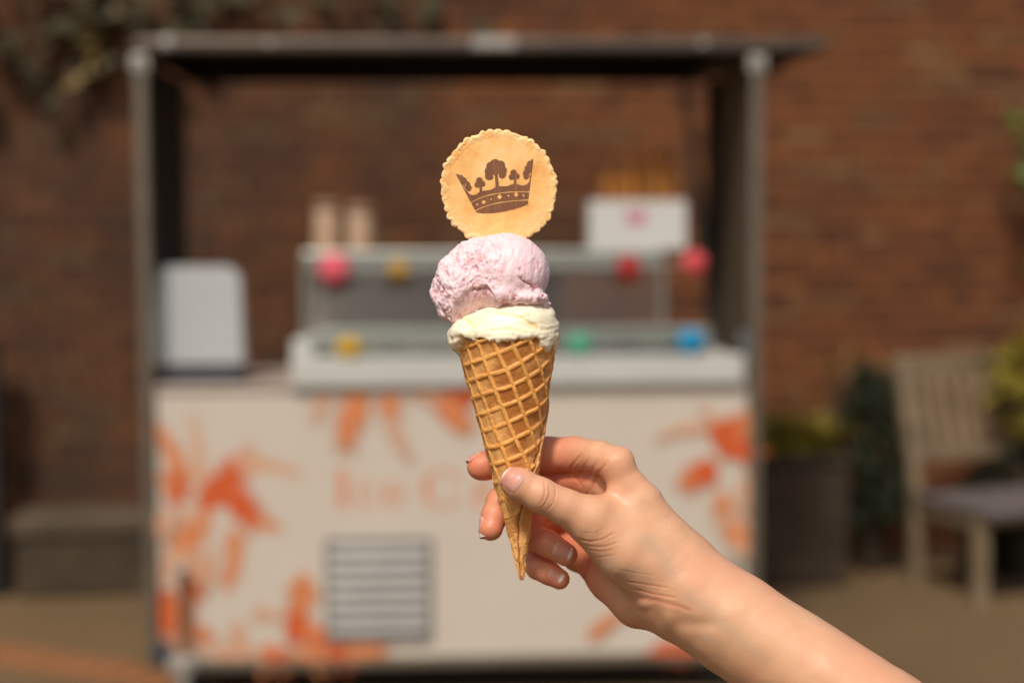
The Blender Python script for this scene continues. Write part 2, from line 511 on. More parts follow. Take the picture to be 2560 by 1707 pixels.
# frame posts
for (x, y) in ((xl, .0), (xr, .0), (xl, DEP), (xr, DEP)):
    q = MB(); q.box(x - .018, x + .018, y - .0215, y + .0215, zb - .02, zbeam - .004, .004)
    q.box(x - .006, x + .006, y - .0228, y - .0216, zb, zbeam - .06)
    q.build('corner_post', MAT['alu_dull'], cart)
for (x, y) in ((xl, .0), (xr, .0)):
    q = MB(); q.box(x - .027, x + .027, y - .028, y + .027, zbeam - .062, zbeam - .006, .008); q.ball((x, y - .03, zbeam - .034), .010, 2)
    q.build('corner_bracket', MAT['zinc'], cart)
# base rails, chassis, wheels
MB().box(xl + .022, xr - .022, -.014, .026, zb - .028, zb - .002, .003).build('base_rail', MAT['alu_dull'], cart)
MB().box(xl + .06, xr - .06, .04, DEP - .02, zb - .055, zb - .03, .003).build('chassis', MAT['dark'], cart)
for x in (xl + .12, xr - .12):
    for y in (.1, DEP - .08):
        q = MB(); zc_ = .06
        q.tube((x - .018, y, zc_), (x + .018, y, zc_), .058, n=28)
        wh = q.build('wheel', MAT['black'], cart, True)
        MB().tube((x - .021, y, zc_), (x + .021, y, zc_), .03, n=20).build('rim', MAT['zinc'], wh, True)
        MB().box(x - .03, x - .024, y - .012, y + .012, zc_ - .01, zb - .056).box(x + .024, x + .03, y - .012, y + .012, zc_ - .01, zb - .056).build('fork', MAT['zinc'], wh)
# canopy
xc1 = X(2052)
q = MB(); q.box(xl - .018, xc1, -.035, .015, zbeam, ztop, .012, seg=3)
q.build('canopy_front_beam', MAT['alu'], cart)
beam = cart.children[-1]
bx = X(1240); MB().box(bx - .068, bx + .068, -.048, -.034, zbeam + .008, ztop - .003, .006).build('canopy_latch', MAT['zinc'], cart)
for px, r in ((440, .022), (690, .012), (1750, .012)):
    MB().ball((X(px), -.037, (zbeam + ztop) / 2 + .003), r, 2, (1, .5, 1)).build('rivet', MAT['zinc'], beam, True)
MB().box(xl - .02, xc1 - .01, .016, DEP + .05, zbeam + .015, ztop - .005, .003).build('canopy_roof', MAT['dark'], cart)
MB().box(xl + .03, X(1775), .03, DEP + .03, zbeam - .012, zbeam + .012, .002).build('canopy_lining', MAT['lining'], cart)
MB().box(xl + .03, X(1760, DEP), DEP - .005, DEP + .022, Z(192, DEP), zbeam - .013, .003).build('rear_rail', MAT['lining'], cart)
# right side screen and left inner seal, gas strut
MB().box(xr - .012, xr - .004, .03, DEP - .03, zc + .03, zbeam - .02).build('side_screen', MAT['tan'], cart)
MB().box(xl - .004, xl + .012, .024, DEP - .03, Z(700), zbeam - .02).build('side_seal', MAT['dark'], cart)
MB().box(xr - .048, xr - .014, DEP - .05, DEP - .022, zc + .02, zbeam - .014).build('rear_seal', MAT['black'], cart)
a0 = fpt(1712, 205, .5); a1 = fpt(1758, 640, .5)
MB().tube((a0[0], .5, a0[1]), ((a0[0] + a1[0]) / 2, .5, (a0[1] + a1[1]) / 2), .013).tube(((a0[0] + a1[0]) / 2, .5, (a0[1] + a1[1]) / 2), (a1[0], .5, a1[1]), .02).build('gas_strut', MAT['alu_dull'], cart, True)
a0 = fpt(1852, 830, .08); a1 = fpt(1878, 935, .02)
MB().bar((a0[0], .08, a0[1]), (a1[0], .02, a1[1]), .02, .02).build('hinge_arm', MAT['till_base'], cart)
# front vent
vx0, vz1 = fpt(812, 1345); vx1, vz0 = fpt(1082, 1602)
q = MB(); wv = .016
q.box(vx0, vx1, -.010, -.0005, vz1 - wv, vz1, .002); q.box(vx0, vx1, -.010, -.0005, vz0, vz0 + wv * 1.5, .002)
q.box(vx0, vx0 + wv, -.0095, -.0005, vz0 + wv, vz1 - wv, .002); q.box(vx1 - wv, vx1, -.0095, -.0005, vz0 + wv, vz1 - wv, .002)
vent = q.build('vent', MAT['vent'], cart)
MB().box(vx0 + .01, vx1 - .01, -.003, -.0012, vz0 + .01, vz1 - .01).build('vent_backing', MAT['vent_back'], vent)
ns = 7; hh = (vz1 - vz0 - wv * 2.5) / ns
for k in range(ns):
    z1 = vz1 - wv - k * hh
    q = MB(); q.prism([(0, 0), (0, 0)], 0, 0) if False else None
    vs = [q.bm.verts.new(c) for c in ((vx0 + wv, -.004, z1 - .001), (vx1 - wv, -.004, z1 - .001), (vx1 - wv, -.018, z1 - hh * .78), (vx0 + wv, -.018, z1 - hh * .78),
                                      (vx0 + wv, -.0035, z1 - .003), (vx1 - wv, -.0035, z1 - .003), (vx1 - wv, -.0165, z1 - hh * .82), (vx0 + wv, -.0165, z1 - hh * .82))]
    for f in ((0, 1, 2, 3), (7, 6, 5, 4), (0, 4, 5, 1), (1, 5, 6, 2), (2, 6, 7, 3), (3, 7, 4, 0)): q.bm.faces.new([vs[i] for i in f])
    q.build('slat', MAT['vent'], vent)
# corner steadies in front of the panel
for (px, y0, y1, full) in ((452, 1432, 1640, True), (1835, 1388, 1440, False)):
    x, zt = fpt(px, y0, -.05); zz = fpt(px, y1, -.05)[1]
    if full:
        q = MB(); q.tube((x, -.045, zz), (x, -.045, zt), .013)
        st = q.build('steady_leg', M('oiled_brown_tube', (.22, .10, .045), .6, 0), cart, True)
        MB().ball((x, -.045, zt + .012), .02, 3).build('knob', MAT['zinc'], st, True)
        q = MB(); q.box(x - .045, x + .045, -.075, -.016, zz - .05, zz + .002, .012); q.tube((x, -.045, .03), (x, -.045, zz - .05), .02); q.build('clamp', MAT['zinc'], st, True)
        MB().box(x - .07, x + .03, -.09, -.012, 0.001, .035, .008).build('foot', MAT['blue'], st)
        MB().tube((x - .075, -.03, zz - .01), (x - .052, -.03, zz + .035), .022).build('clamp_handle', MAT['till_base'], st, True)
    else:
        MB().box(x - .018, x + .018, -.03, -.0005, zz, zt, .006).build('panel_latch', MAT['zinc'], cart)

# ---- flat print on the front panel: every leaf its own thin lamina
prt = {'deep': [[], []], 'mid': [[], []], 'pale': [[], []]}
layer = [0]
def stroke(pts, w0, w1, kind, leaf=0):
    """curved tapering brush leaf through photo points; widths in px; leaf>0 adds frond leaflets"""
    if kind == 'pale': w0 *= .7; w1 *= .7
    V, F = prt[kind]; P = [np.array(q, float) for q in pts]
    if len(P) == 2: P.insert(1, (P[0] + P[1]) / 2)
    w0 *= 1.12; w1 *= 1.12; leaf = int(leaf * 1.6)
    n = 14; base = len(V); layer[0] += 1; off = -.0008 - layer[0] * .000012
    def bez(t): return (1 - t) ** 2 * P[0] + 2 * t * (1 - t) * P[1] + t * t * P[2]
    def put(q): x, z = fpt(q[0], q[1]); V.append((x, off, z))
    for i in range(n + 1):
        t = i / n; c = bez(t); d = bez(min(1, t + .02)) - bez(max(0, t - .02)); d /= np.linalg.norm(d) + 1e-9
        nn = np.array((-d[1], d[0])); ww = (w0 + (w1 - w0) * t) * (.35 + .65 * math.sin(math.pi * min(1, .12 + t * .88)) ** .6) / 2
        put(c + nn * ww); put(c - nn * ww)
    for i in range(n): F.append((base + 2 * i, base + 2 * i + 1, base + 2 * i + 3, base + 2 * i + 2))
    for k in range(leaf):
        t = (k + .6) / leaf; c = bez(t); d = bez(min(1, t + .02)) - bez(max(0, t - .02)); d /= np.linalg.norm(d) + 1e-9
        for sgn in (-1, 1):
            layer[0] += 1; off = -.0008 - layer[0] * .000012
            nn = np.array((-d[1], d[0])) * sgn; dirn = d * .75 + nn * .8; dirn /= np.linalg.norm(dirn); ln = (w0 + w1) * random.uniform(.5, .85) * (1.1 - .5 * t)
            e = c + dirn * ln; sd_ = np.array((-dirn[1], dirn[0])) * ln * .075
            b0 = len(V); put(c - sd_); put(c + dirn * ln * .45 - sd_ * 1.3); put(e); put(c + dirn * ln * .45 + sd_ * 1.3); put(c + sd_)
            F.append((b0, b0 + 1, b0 + 2, b0 + 3, b0 + 4))
def c5(x, y): return (300 + x / 1.9435, 900 + y / 1.9435)
def cd_(x, y): return (1600 + x / 2.2175, 1000 + y / 2.2175)
for a in (((390, 700), (500, 620), (620, 470), 60, 46, 'deep', 7), ((560, 520), (700, 480), (880, 560), 46, 22, 'pale', 7), ((560, 530), (640, 440), (650, 400), 24, 12, 'pale', 4),
          ((280, 650), (330, 520), (170, 320), 40, 26, 'mid', 6), ((240, 560), (280, 620), (300, 680), 40, 34, 'deep', 3), ((400, 620), (390, 420), (340, 270), 34, 22, 'pale', 6),
          ((190, 560), (240, 600), (260, 650), 24, 16, 'mid', 3),
          ((520, 650), (620, 720), (660, 800), 44, 40, 'deep', 5), ((640, 770), (700, 800), (780, 815), 30, 14, 'mid', 4), ((420, 720), (360, 860), (280, 960), 46, 30, 'mid', 6),
          ((340, 800), (310, 900), (280, 930), 40, 26, 'mid', 4), ((540, 820), (580, 950), (520, 1120), 30, 26, 'mid', 6), ((400, 800), (330, 720), (230, 760), 34, 20, 'pale', 5),
          ((300, 900), (240, 1000), (200, 1080), 34, 30, 'pale', 5), ((460, 900), (440, 1000), (400, 1040), 30, 26, 'pale', 4), ((350, 950), (420, 1000), (520, 1090), 26, 26, 'pale', 5),
          ((235, 1110), (225, 1220), (235, 1340), 34, 34, 'deep', 4), ((390, 1040), (350, 1100), (370, 1150), 40, 30, 'deep', 3), ((330, 1120), (310, 1220), (310, 1350), 44, 40, 'mid', 4),
          ((370, 1290), (400, 1330), (430, 1360), 36, 22, 'mid', 3), ((200, 1350), (260, 1390), (420, 1420), 30, 24, 'pale', 4), ((440, 1400), (540, 1440), (640, 1420), 40, 30, 'pale', 5),
          ((570, 1260), (570, 1360), (620, 1430), 36, 34, 'pale', 5), ((640, 1250), (700, 1220), (800, 1250), 30, 24, 'pale', 5),
          ((890, 1030), (880, 1150), (860, 1290), 28, 50, 'mid', 5), ((850, 1230), (860, 1280), (900, 1330), 50, 40, 'deep', 4), ((900, 1300), (950, 1340), (980, 1400), 40, 36, 'mid', 4), ((940, 1360), (960, 1340), (990, 1330), 20, 18, 'deep', 2),
          ((690, 1390), (740, 1450), (800, 1455), 50, 40, 'mid', 5), ((720, 1440), (760, 1450), (790, 1452), 36, 30, 'deep', 3), ((850, 1450), (950, 1440), (1010, 1450), 40, 40, 'mid', 5), ((1000, 1440), (1050, 1435), (1110, 1440), 44, 38, 'deep', 4), ((1100, 1430), (1200, 1395), (1290, 1410), 36, 20, 'mid', 5),
          ((1190, 165), (1100, 260), (1095, 430), 50, 34, 'mid', 6), ((1010, 165), (980, 220), (945, 290), 36, 26, 'pale', 4), ((1330, 165), (1270, 300), (1420, 490), 44, 24, 'pale', 7), ((1320, 165), (1315, 200), (1310, 240), 40, 24, 'mid', 3),
          ((1540, 190), (1600, 220), (1660, 240), 60, 60, 'deep', 4), ((1560, 170), (1640, 300), (1700, 330), 40, 30, 'mid', 4), ((1420, 170), (1500, 180), (1560, 200), 30, 30, 'pale', 4)):
    stroke([c5(*a[0]), c5(*a[1]), c5(*a[2])], *a[3:])
for a in (((380, 150), (480, 190), (610, 310), 40, 60, 'deep', 7), ((370, 150), (220, 140), (90, 220), 34, 18, 'pale', 7), ((400, 330), (370, 380), (280, 470), 44, 36, 'deep', 5), ((290, 420), (250, 440), (220, 470), 30, 16, 'mid', 4),
          ((440, 120), (360, 60), (320, 40), 22, 12, 'pale', 4), ((440, 500), (440, 640), (490, 770), 36, 40, 'pale', 6), ((450, 520), (460, 560), (470, 600), 30, 26, 'mid', 3), ((480, 720), (540, 740), (610, 760), 40, 40, 'mid', 5),
          ((600, 60), (560, 120), (590, 200), 26, 30, 'mid', 5), ((600, 420), (560, 500), (590, 600), 30, 34, 'pale', 5), ((500, 660), (560, 660), (620, 700), 34, 30, 'pale', 4), ((500, 790), (560, 830), (615, 830), 34, 30, 'pale', 4)):
    stroke([cd_(*a[0]), cd_(*a[1]), cd_(*a[2])], *a[3:])
stroke([(1475, 1595), (1510, 1550), (1560, 1530)], 26, 20, 'mid', 6)
stroke([(1620, 1640), (1690, 1615), (1760, 1625)], 40, 36, 'deep', 6)
for (x0, y0, x1, y1) in ((430, 1380, 520, 1460), (390, 1280, 410, 1340)):
    stroke([(x0, y0), ((x0 + x1) / 2 + 15, (y0 + y1) / 2), (x1, y1)], 50, 44, 'pale', 4)
for k, (V, F) in prt.items():
    o = npmesh('palm_print', V, F, MAT[k], fp, smooth=False)

# ---- 2D shapes (distance fields) cut into exact outlines
def sdf_mesh(D, xs, ys):
    V, F = [], []
    ny, nx = D.shape
    for j in range(ny - 1):
        for i in range(nx - 1):
            d = (D[j, i], D[j, i + 1], D[j + 1, i + 1], D[j + 1, i])
            if min(d) >= 0: continue
            c = ((xs[i], ys[j]), (xs[i + 1], ys[j]), (xs[i + 1], ys[j + 1]), (xs[i], ys[j + 1])); poly = []
            for a in range(4):
                b = (a + 1) % 4
                if d[a] < 0: poly.append(c[a])
                if (d[a] < 0) != (d[b] < 0):
                    t_ = d[a] / (d[a] - d[b]); poly.append((c[a][0] + (c[b][0] - c[a][0]) * t_, c[a][1] + (c[b][1] - c[a][1]) * t_))
            if len(poly) > 2:
                F.append(tuple(range(len(V), len(V) + len(poly)))); V += poly
    return V, F
def seg2(x, y, a, b, r0_, r1_=None):
    r1_ = r0_ if r1_ is None else r1_
    ax, ay = b[0] - a[0], b[1] - a[1]
    t_ = np.clip(((x - a[0]) * ax + (y - a[1]) * ay) / (ax * ax + ay * ay + 1e-9), 0, 1)
    return np.hypot(x - a[0] - t_ * ax, y - a[1] - t_ * ay) - (r0_ + (r1_ - r0_) * t_)
def ell2(x, y, cx, cy, rx, ry): return (np.hypot((x - cx) / rx, (y - cy) / ry) - 1) * min(rx, ry)
def pl2(x, y, pts, r): return np.minimum.reduce([seg2(x, y, a, b, r) for a, b in zip(pts, pts[1:])])
def rect2(x, y, x0, x1, y0, y1): return np.maximum(np.maximum(x0 - x, x - x1), np.maximum(y0 - y, y - y1))
mn = lambda *a: np.minimum.reduce(a)
mx = lambda *a: np.maximum.reduce(a)
# lettering "Ice Cream": high-contrast serif letters, px coordinates of the photograph's panel
xs = np.arange(815, 1640, 2.0); ys = np.arange(1160, 1285, 2.0); Xg, Yg = np.meshgrid(xs, ys)
BLN, CAP, XH = 1268, 1172, 1204
def ring(cx, cy, rx, ry, th, thin): return mx(ell2(Xg, Yg, cx, cy, rx, ry), -ell2(Xg, Yg, cx + 1, cy, rx - th, ry - thin))
def let_e(cx):
    q = ring(cx, (BLN + XH) / 2, 30, 33, 13, 6)
    q = mx(q, -rect2(Xg, Yg, cx + 4, cx + 40, 1240, 1252))
    return mn(q, rect2(Xg, Yg, cx - 20, cx + 28, 1233, 1240))
def stem(cx, top, wd=9): return mn(rect2(Xg, Yg, cx - wd, cx + wd, top, BLN), rect2(Xg, Yg, cx - wd - 9, cx + wd + 9, BLN - 6, BLN))
Lt = mn(stem(856, CAP, 11), rect2(Xg, Yg, 836, 876, CAP, CAP + 7))
cC = mx(ring(920, 1236, 30, 33, 13, 6), -rect2(Xg, Yg, 926, 960, 1226, 1250))
Lt = mn(Lt, cC, let_e(986))
bigC = mx(ring(1106, 1220, 52, 50, 20, 8), -rect2(Xg, Yg, 1116, 1170, 1200, 1242))
Lt = mn(Lt, bigC, stem(1196, XH), seg2(Xg, Yg, (1204, 1226), (1226, 1212), 5, 9), let_e(1276))
cA = mn(mx(ring(1352, 1248, 24, 20, 11, 6)), rect2(Xg, Yg, 1368, 1384, 1220, BLN), mx(ring(1362, 1222, 22, 18, 8, 6), rect2(Xg, Yg, 1338, 1390, 1200, 1222)))
Lt = mn(Lt, cA, stem(1430, XH), stem(1482, XH + 10), stem(1534, XH + 10), mx(ring(1458, 1224, 32, 20, 9, 7), rect2(Xg, Yg, 1420, 1500, 1200, 1224)), mx(ring(1510, 1224, 32, 20, 9, 7), rect2(Xg, Yg, 1480, 1550, 1200, 1224)))
V, F = sdf_mesh(Lt, xs, ys)
npmesh('lettering', [(fpt(a, b)[0], -.0006, fpt(a, b)[1]) for a, b in V], F, MAT['salmon'], fp, smooth=False)

# ------------------------------------------------------------------ things on the counter
def cworld(x, y, z): return O + ex * x + ey * y + Vector((0, 0, z))
def on_cart(name, px, y, label, cat, z=None, group=None):
    e = empty(name, cworld(X(px, y), y, zc if z is None else z), YAW)
    return tag(e, label, cat, group)
# till
e = on_cart('till', 487, .10, 'pale grey till with rounded corners on a dark base at the counter end', 'till')
x0 = X(378, .10) - X(487, .10); x1 = X(606, .10) - X(487, .10); z0 = Z(925, .10) - zc + .012; z1 = Z(662, .10) - zc
MB().box(x0 + .005, x1 - .002, -.03, .16, .001, .038, .008).build('base', MAT['till_base'], e)
q = MB(); rr = .055; pts = [(x0, z0 + .012), (x1 + .008, z0 + .012)]
for k in range(9): a = R(k * 90 / 8); pts.append((x1 - rr + rr * math.cos(a), z1 - rr + rr * math.sin(a)))
for k in range(9): a = R(90 + k * 90 / 8); pts.append((x0 + rr + rr * math.cos(a), z1 - rr + rr * math.sin(a)))
q.prism(pts, -.02, .05)
bmesh.ops.bevel(q.bm, geom=[ed_ for ed_ in q.bm.edges if abs(ed_.verts[0].co.y - ed_.verts[1].co.y) < 1e-6], offset=.006, segments=2, affect='EDGES')
q.build('casing', MAT['till'], e, True)
MB().box(x0 - .012, x0 + .02, -.025, .03, z1 - .14, z1 - .05, .006).build('card_reader', MAT['alu_dull'], e)
# display freezer
df = on_cart('display_freezer', 1290, .02, 'glass fronted ice cream display freezer with white rim on the cart counter', 'freezer')
bx0 = X(1290, .02)
def dx(px, off=0.0): return X(px, off) - bx0
def dz(py, off=0.0): return Z(py, off) - zc
ztr = dz(893, -.02)
MB().box(dx(726, -.03), dx(1862, -.03), -.05, -.012, dz(966, -.03), ztr, .006).build('front_rim', MAT['white'], df)
MB().box(dx(726, -.03), dx(782, 0), -.0115, .48, .001, dz(848, 0), .006).build('side_wall', MAT['white'], df)
MB().box(dx(1800, 0), dx(1850, 0), -.0115, .48, .001, ztr - .004, .006).build('side_wall', MAT['white'], df)
MB().box(dx(782, 0) + .001, dx(1800, 0) - .001, -.0115, .48, .001, .02).build('well_floor', MAT['steel'], df)
MB().box(dx(785, 0), dx(1795, 0), .10, .125, dz(858, .1), dz(822, .1), .004).build('inner_rail', MAT['steel'], df)
for k in range(5):
    xa = dx(790, .2) + .012 + k * .252
    q = MB(); q.box(xa, xa + .235, .14, .44, .022, dz(862, .14), .01)
    pan = q.build('ice_cream_pan', MAT['steel'], df)
    MB().ball((xa + .117, .29, dz(862, .14) - .002), .1, 3, (1, 1.3, .35)).build('ice_cream', M('tub_ice_cream', [(.5, .42, .28), (.42, .25, .22), (.28, .16, .09), (.45, .40, .33), (.36, .42, .28)][k], .6, 0, .15, 30, .4, 40), pan, True)
zt0, zt1 = dz(676, .18), dz(626, .18)
MB().box(dx(757, .18), dx(1660, .18), .16, .44, zt0, zt1, .006).build('top_shelf', MAT['steel'], df)
MB().box(dx(757, .45), dx(1400, .45), .445, .458, dz(830, .45), zt0 - .002).build('rear_sliding_door', MAT['frost'], df)
for px in (757, 1652):
    MB().box(dx(px, .18), dx(px + 12, .18), .17, .19, dz(850, .18), zt0 - .001).build('shelf_upright', MAT['steel'], df)
gz0, gz1 = ztr - .006, zt0 + .01
q = MB(); L_ = math.hypot(gz1 - gz0, .155); an = math.atan2(.155, gz1 - gz0)
mt = Matrix.Translation((0, -.004, gz0)) @ Matrix.Rotation(-an, 4, 'X')
q.box(dx(785, .08), dx(1655, .08), -.003, .003, 0, L_ * .98, 0, mt); q.build('front_glass', MAT['glass'], df)
# paper pompoms along the glass
def pompom(px, py, off, col, label, rad=.036):
    x, z = fpt(px, py, off)
    e = bpy.data.meshes.new('pompom'); bm = bmesh.new(); bmesh.ops.create_icosphere(bm, subdivisions=4, radius=rad)
    P = np.array([v.co for v in bm.verts]); nz = 1 + .16 * np.abs(np.sin(P[:, 0] / rad * 9) * np.sin(P[:, 1] / rad * 8 + 1) * np.sin(P[:, 2] / rad * 9 + 2)) + .05 * vnoise(P, 6 / rad, 3)
    for v, k in zip(bm.verts, nz): v.co = Vector((v.co.x * k, v.co.y * k * .45, v.co.z * k))
    bm.to_mesh(e); bm.free(); e.polygons.foreach_set('use_smooth', [True] * len(e.polygons))
    o = link('pompom', e, M('tissue_' + label.split()[0], col, .8, 0, .2, 60), None, cworld(x, off, z))
    o.rotation_euler = (0, 0, YAW)
    tag(o, label, 'pompom', 'tissue pompoms decorating the display freezer')
top_off = .118
pompom(835, 672, top_off, (.62, .085, .12), 'bright pink tissue pompom at the left end of the freezer shelf', .046)
pompom(996, 674, top_off, (.40, .22, .03), 'muted ochre tissue pompom on the freezer shelf edge beside the scoop', .03)
pompom(1572, 668, top_off, (.34, .012, .014), 'dark red tissue pompom on the shelf edge below the white box', .036)
pompom(1736, 656, top_off, (.58, .06, .07), 'coral red tissue pompom at the right end of the shelf line', .036)
pompom(872, 871, -.022, (.46, .27, .012), 'mustard yellow tissue pompom low on the freezer glass', .036)
pompom(1449, 862, -.022, (.06, .30, .18), 'green tissue pompom low on the glass right of the cone', .036)
pompom(1727, 855, -.022, (.0, .20, .38), 'blue tissue pompom low on the right end of the freezer', .040)
for (pa, pb, off, lab) in (((800, 668), (1770, 654), top_off, 'thin cream cord carrying the upper row of pompoms'), ((790, 868), (1790, 852), -.022, 'thin cream cord carrying the lower row of pompoms')):
    q = MB(); a_, b_ = fpt(*pa, off), fpt(*pb, off); pr = None
    e = empty('cord', cworld(a_[0], off, a_[1]), YAW); tag(e, lab, 'cord')
    for k in range(13):
        u = k / 12; c_ = ((b_[0] - a_[0]) * u, 0, (b_[1] - a_[1]) * u - .008 * math.sin(math.pi * ((u * 3) % 1)))
        if pr: q.tube(pr, c_, .0018, n=6)
        pr = c_
    q.build('string', MAT['cloth'], e, True)
# jars
zsh = zc + zt1 + .001
for (px, hpx, lab) in ((822, 118, 'taller glass jar of sprinkles on the left of the freezer shelf'), (905, 110, 'second glass jar of reddish sprinkles beside the taller jar')):
    e = on_cart('topping_jar', px, .25, lab, 'jar', zsh, 'jars of toppings on the freezer shelf')
    h = hpx * 1.31e-3; r = .048
    MB().lathe([(r - .006, .004), (r - .005, .01), (r - .005, h * .84), (.02, h * .85)]).build('sprinkles', MAT['jar_fill'], e, True)
    MB().lathe([(r * .9, 0), (r, .006), (r, h * .86), (r * .86, h * .92), (r * .86, h * .93)]).build('jar', MAT['glass'], e, True)
    MB().lathe([(r * .9, h * .932), (r * .9, h), (r * .8, h * 1.03), (.004, h * 1.03)]).build('lid', M('cork_lid', (.33, .22, .14), .7), e, True)
# white box with print, with cones standing in it
e = on_cart('card_box', 1590, .24, 'white open card box with a pink emblem on the freezer shelf', 'box', zsh)
bw = X(1708, .24) - X(1590, .24); bh = (632 - 512) * 1.31e-3
q = MB(); q.box(-bw, bw, -.05, -.046, 0, bh).box(-bw, bw, .076, .08, 0, bh).box(-bw, -bw + .004, -.0455, .0755, 0, bh).box(bw - .004, bw, -.0455, .0755, 0, bh).box(-bw + .0045, bw - .0045, -.0455, .0755, 0, .004)
bxo = q.build('carton', MAT['cloth'], e)
xs2 = np.linspace(-.05, .05, 60); ys2 = np.linspace(-.035, .035, 44); gx, gy = np.meshgrid(xs2, ys2)
D = mn(ell2(gx, gy, -.018, .004, .020, .018), ell2(gx, gy, .018, .004, .020, .018), ell2(gx, gy, 0, -.012, .026, .016)); D = mx(D, -seg2(gx, gy, (-.03, .002), (.03, .006), .0025))
V, F = sdf_mesh(D, xs2, ys2)
npmesh('printed_emblem', [(a - .006, -.0506, b + bh * .66) for a, b in V], F, MAT['pink_print'], e, smooth=False)
for k, (dxx, hh_) in enumerate(((-.10, .10), (-.055, .085), (-.01, .11), (.035, .15), (.075, .155), (.105, .14))):
    o = MB().lathe([(.006, 0), (.014, .01), (.022, bh + hh_ - .02), (.0225, bh + hh_ - .005), (.018, bh + hh_ - .004)], n=20).build('wafer_cone', MAT['wafer_far'], None, True)
    o.location = cworld(X(1590, .24) + dxx, .24 + .02 + .012 * (k % 2), zsh + .006); o.rotation_euler = (0, random.uniform(-.06, .06), YAW)
    tag(o, ['short brown wafer cone at the left end inside the white box', 'shortest wafer cone, second from the left in the white box', 'middle height wafer cone behind the pink emblem of the white box',
            'tall golden brown wafer cone right of the middle of the white box', 'tallest wafer cone towards the right of the white box', 'wafer cone at the right end inside the white box'][k], 'wafer cone', 'wafer cones standing in the white box')

# ------------------------------------------------------------------ garden: chair, planters, plants
back_l = on_ground(2290, 1466); front_l = on_ground(2447, 1522)
fd = (front_l - back_l); fd.z = 0; fd.normalize()
wd = Vector((-fd.y, fd.x, 0))
ch = empty('garden_chair', back_l, math.atan2(wd.y, wd.x))
tag(ch, 'slatted wooden garden chair by the brick wall at right', 'chair')
CW, CDP, SH = .55, .40, .412     # local x = width, local -y = forward
q = MB(); q.bar((0, 0, 0), (0, .01, SH), .045, .045, .004).bar((0, .01, SH + .002), (0, .14, .96), .045, .04, .004); q.build('back_leg', MAT['wood'], ch)
q = MB(); q.bar((CW, 0, 0), (CW, .01, SH), .045, .045, .004).bar((CW, .01, SH + .002), (CW, .14, .96), .045, .04, .004); q.build('back_leg', MAT['wood'], ch)
for x in (0, CW): MB().bar((x, -CDP, 0), (x, -CDP, SH - .045), .05, .05, .004).build('front_leg', MAT['wood'], ch)
MB().bar((.024, .128, .92), (CW - .024, .128, .92), .03, .075, .004, Vector((0, 0, 1))).build('top_rail', MAT['wood'], ch)
MB().bar((.024, .035, .55), (CW - .024, .035, .55), .03, .06, .004, Vector((0, 0, 1))).build('lower_rail', MAT['wood'], ch)
for k in range(6):
    x = .07 + k * (CW - .14) / 5
    MB().bar((x, .04, .578), (x, .122, .888), .052, .016, .002).build('back_slat', MAT['wood'], ch)
MB().box(.026, CW - .026, -CDP - .02, -CDP + .012, SH - .085, SH - .046, .003).build('apron', MAT['wood'], ch)
MB().box(-.015, .015, -CDP + .026, -.026, SH - .10, SH - .046, .003).build('apron', MAT['wood'], ch)
MB().box(CW - .015, CW + .015, -CDP + .026, -.026, SH - .10, SH - .046, .003).build('apron', MAT['wood'], ch)
for k in range(6):
    y1 = -.03 - k * .079
    MB().box(-.03, CW + .03, y1 - .07, y1, SH - .04, SH - .012, .004).build('seat_slat', MAT['seatwood'], ch)
# planters
pc = on_ground(1985, 1468)
pl = empty('planter_box', pc, wth); tag(pl, 'dark weathered timber planter box standing between cart and chair', 'planter')
pw = .235
for k in range(4):
    z0 = .02 + k * .125
    MB().box(-pw - .12, pw, 0, .022, z0, z0 + .12, .004).build('front_board', MAT['timber'], pl)
    MB().box(pw - .022, pw, .023, .26, z0, z0 + .12, .004).build('side_board', MAT['timber'], pl)
    MB().box(-pw - .12, -pw - .098, .023, .26, z0, z0 + .12, .004).build('side_board', MAT['timber'], pl)
MB().box(-pw - .14, pw + .02, -.02, .28, .522, .548, .004).build('rim', MAT['stone'], pl)
MB().box(-pw - .09, pw - .03, .03, .25, .45, .56).build('soil', MAT['soil'], pl)
a = on_ground(230, 1492)
tr = empty('stone_trough', a, wth); tag(tr, 'long weathered stone trough at the foot of the wall left of the cart', 'trough')
MB().box(-.30, .55, 0, .22, .0, .25, .02).build('basin', MAT['stone'], tr)
MB().box(-.32, .57, -.02, .24, .252, .34, .02).build('rim', M('lit_rim_stone', (.072, .050, .028), .9, 0, .4, 8, .5, 40, .006), tr)  # lit tone of the rim painted as a paler stone than the basin
a = on_ground(-24, 1496)
ps = empty('timber_post', a, wth); tag(ps, 'black stained timber post at the far left edge', 'post')
MB().box(-.06, .045, 0, .1, 0, 1.02, .006).build('shaft', MAT['post'], ps)
MB().box(-.068, .053, -.008, .108, 1.021, 1.05, .008).build('cap', MAT['post'], ps)

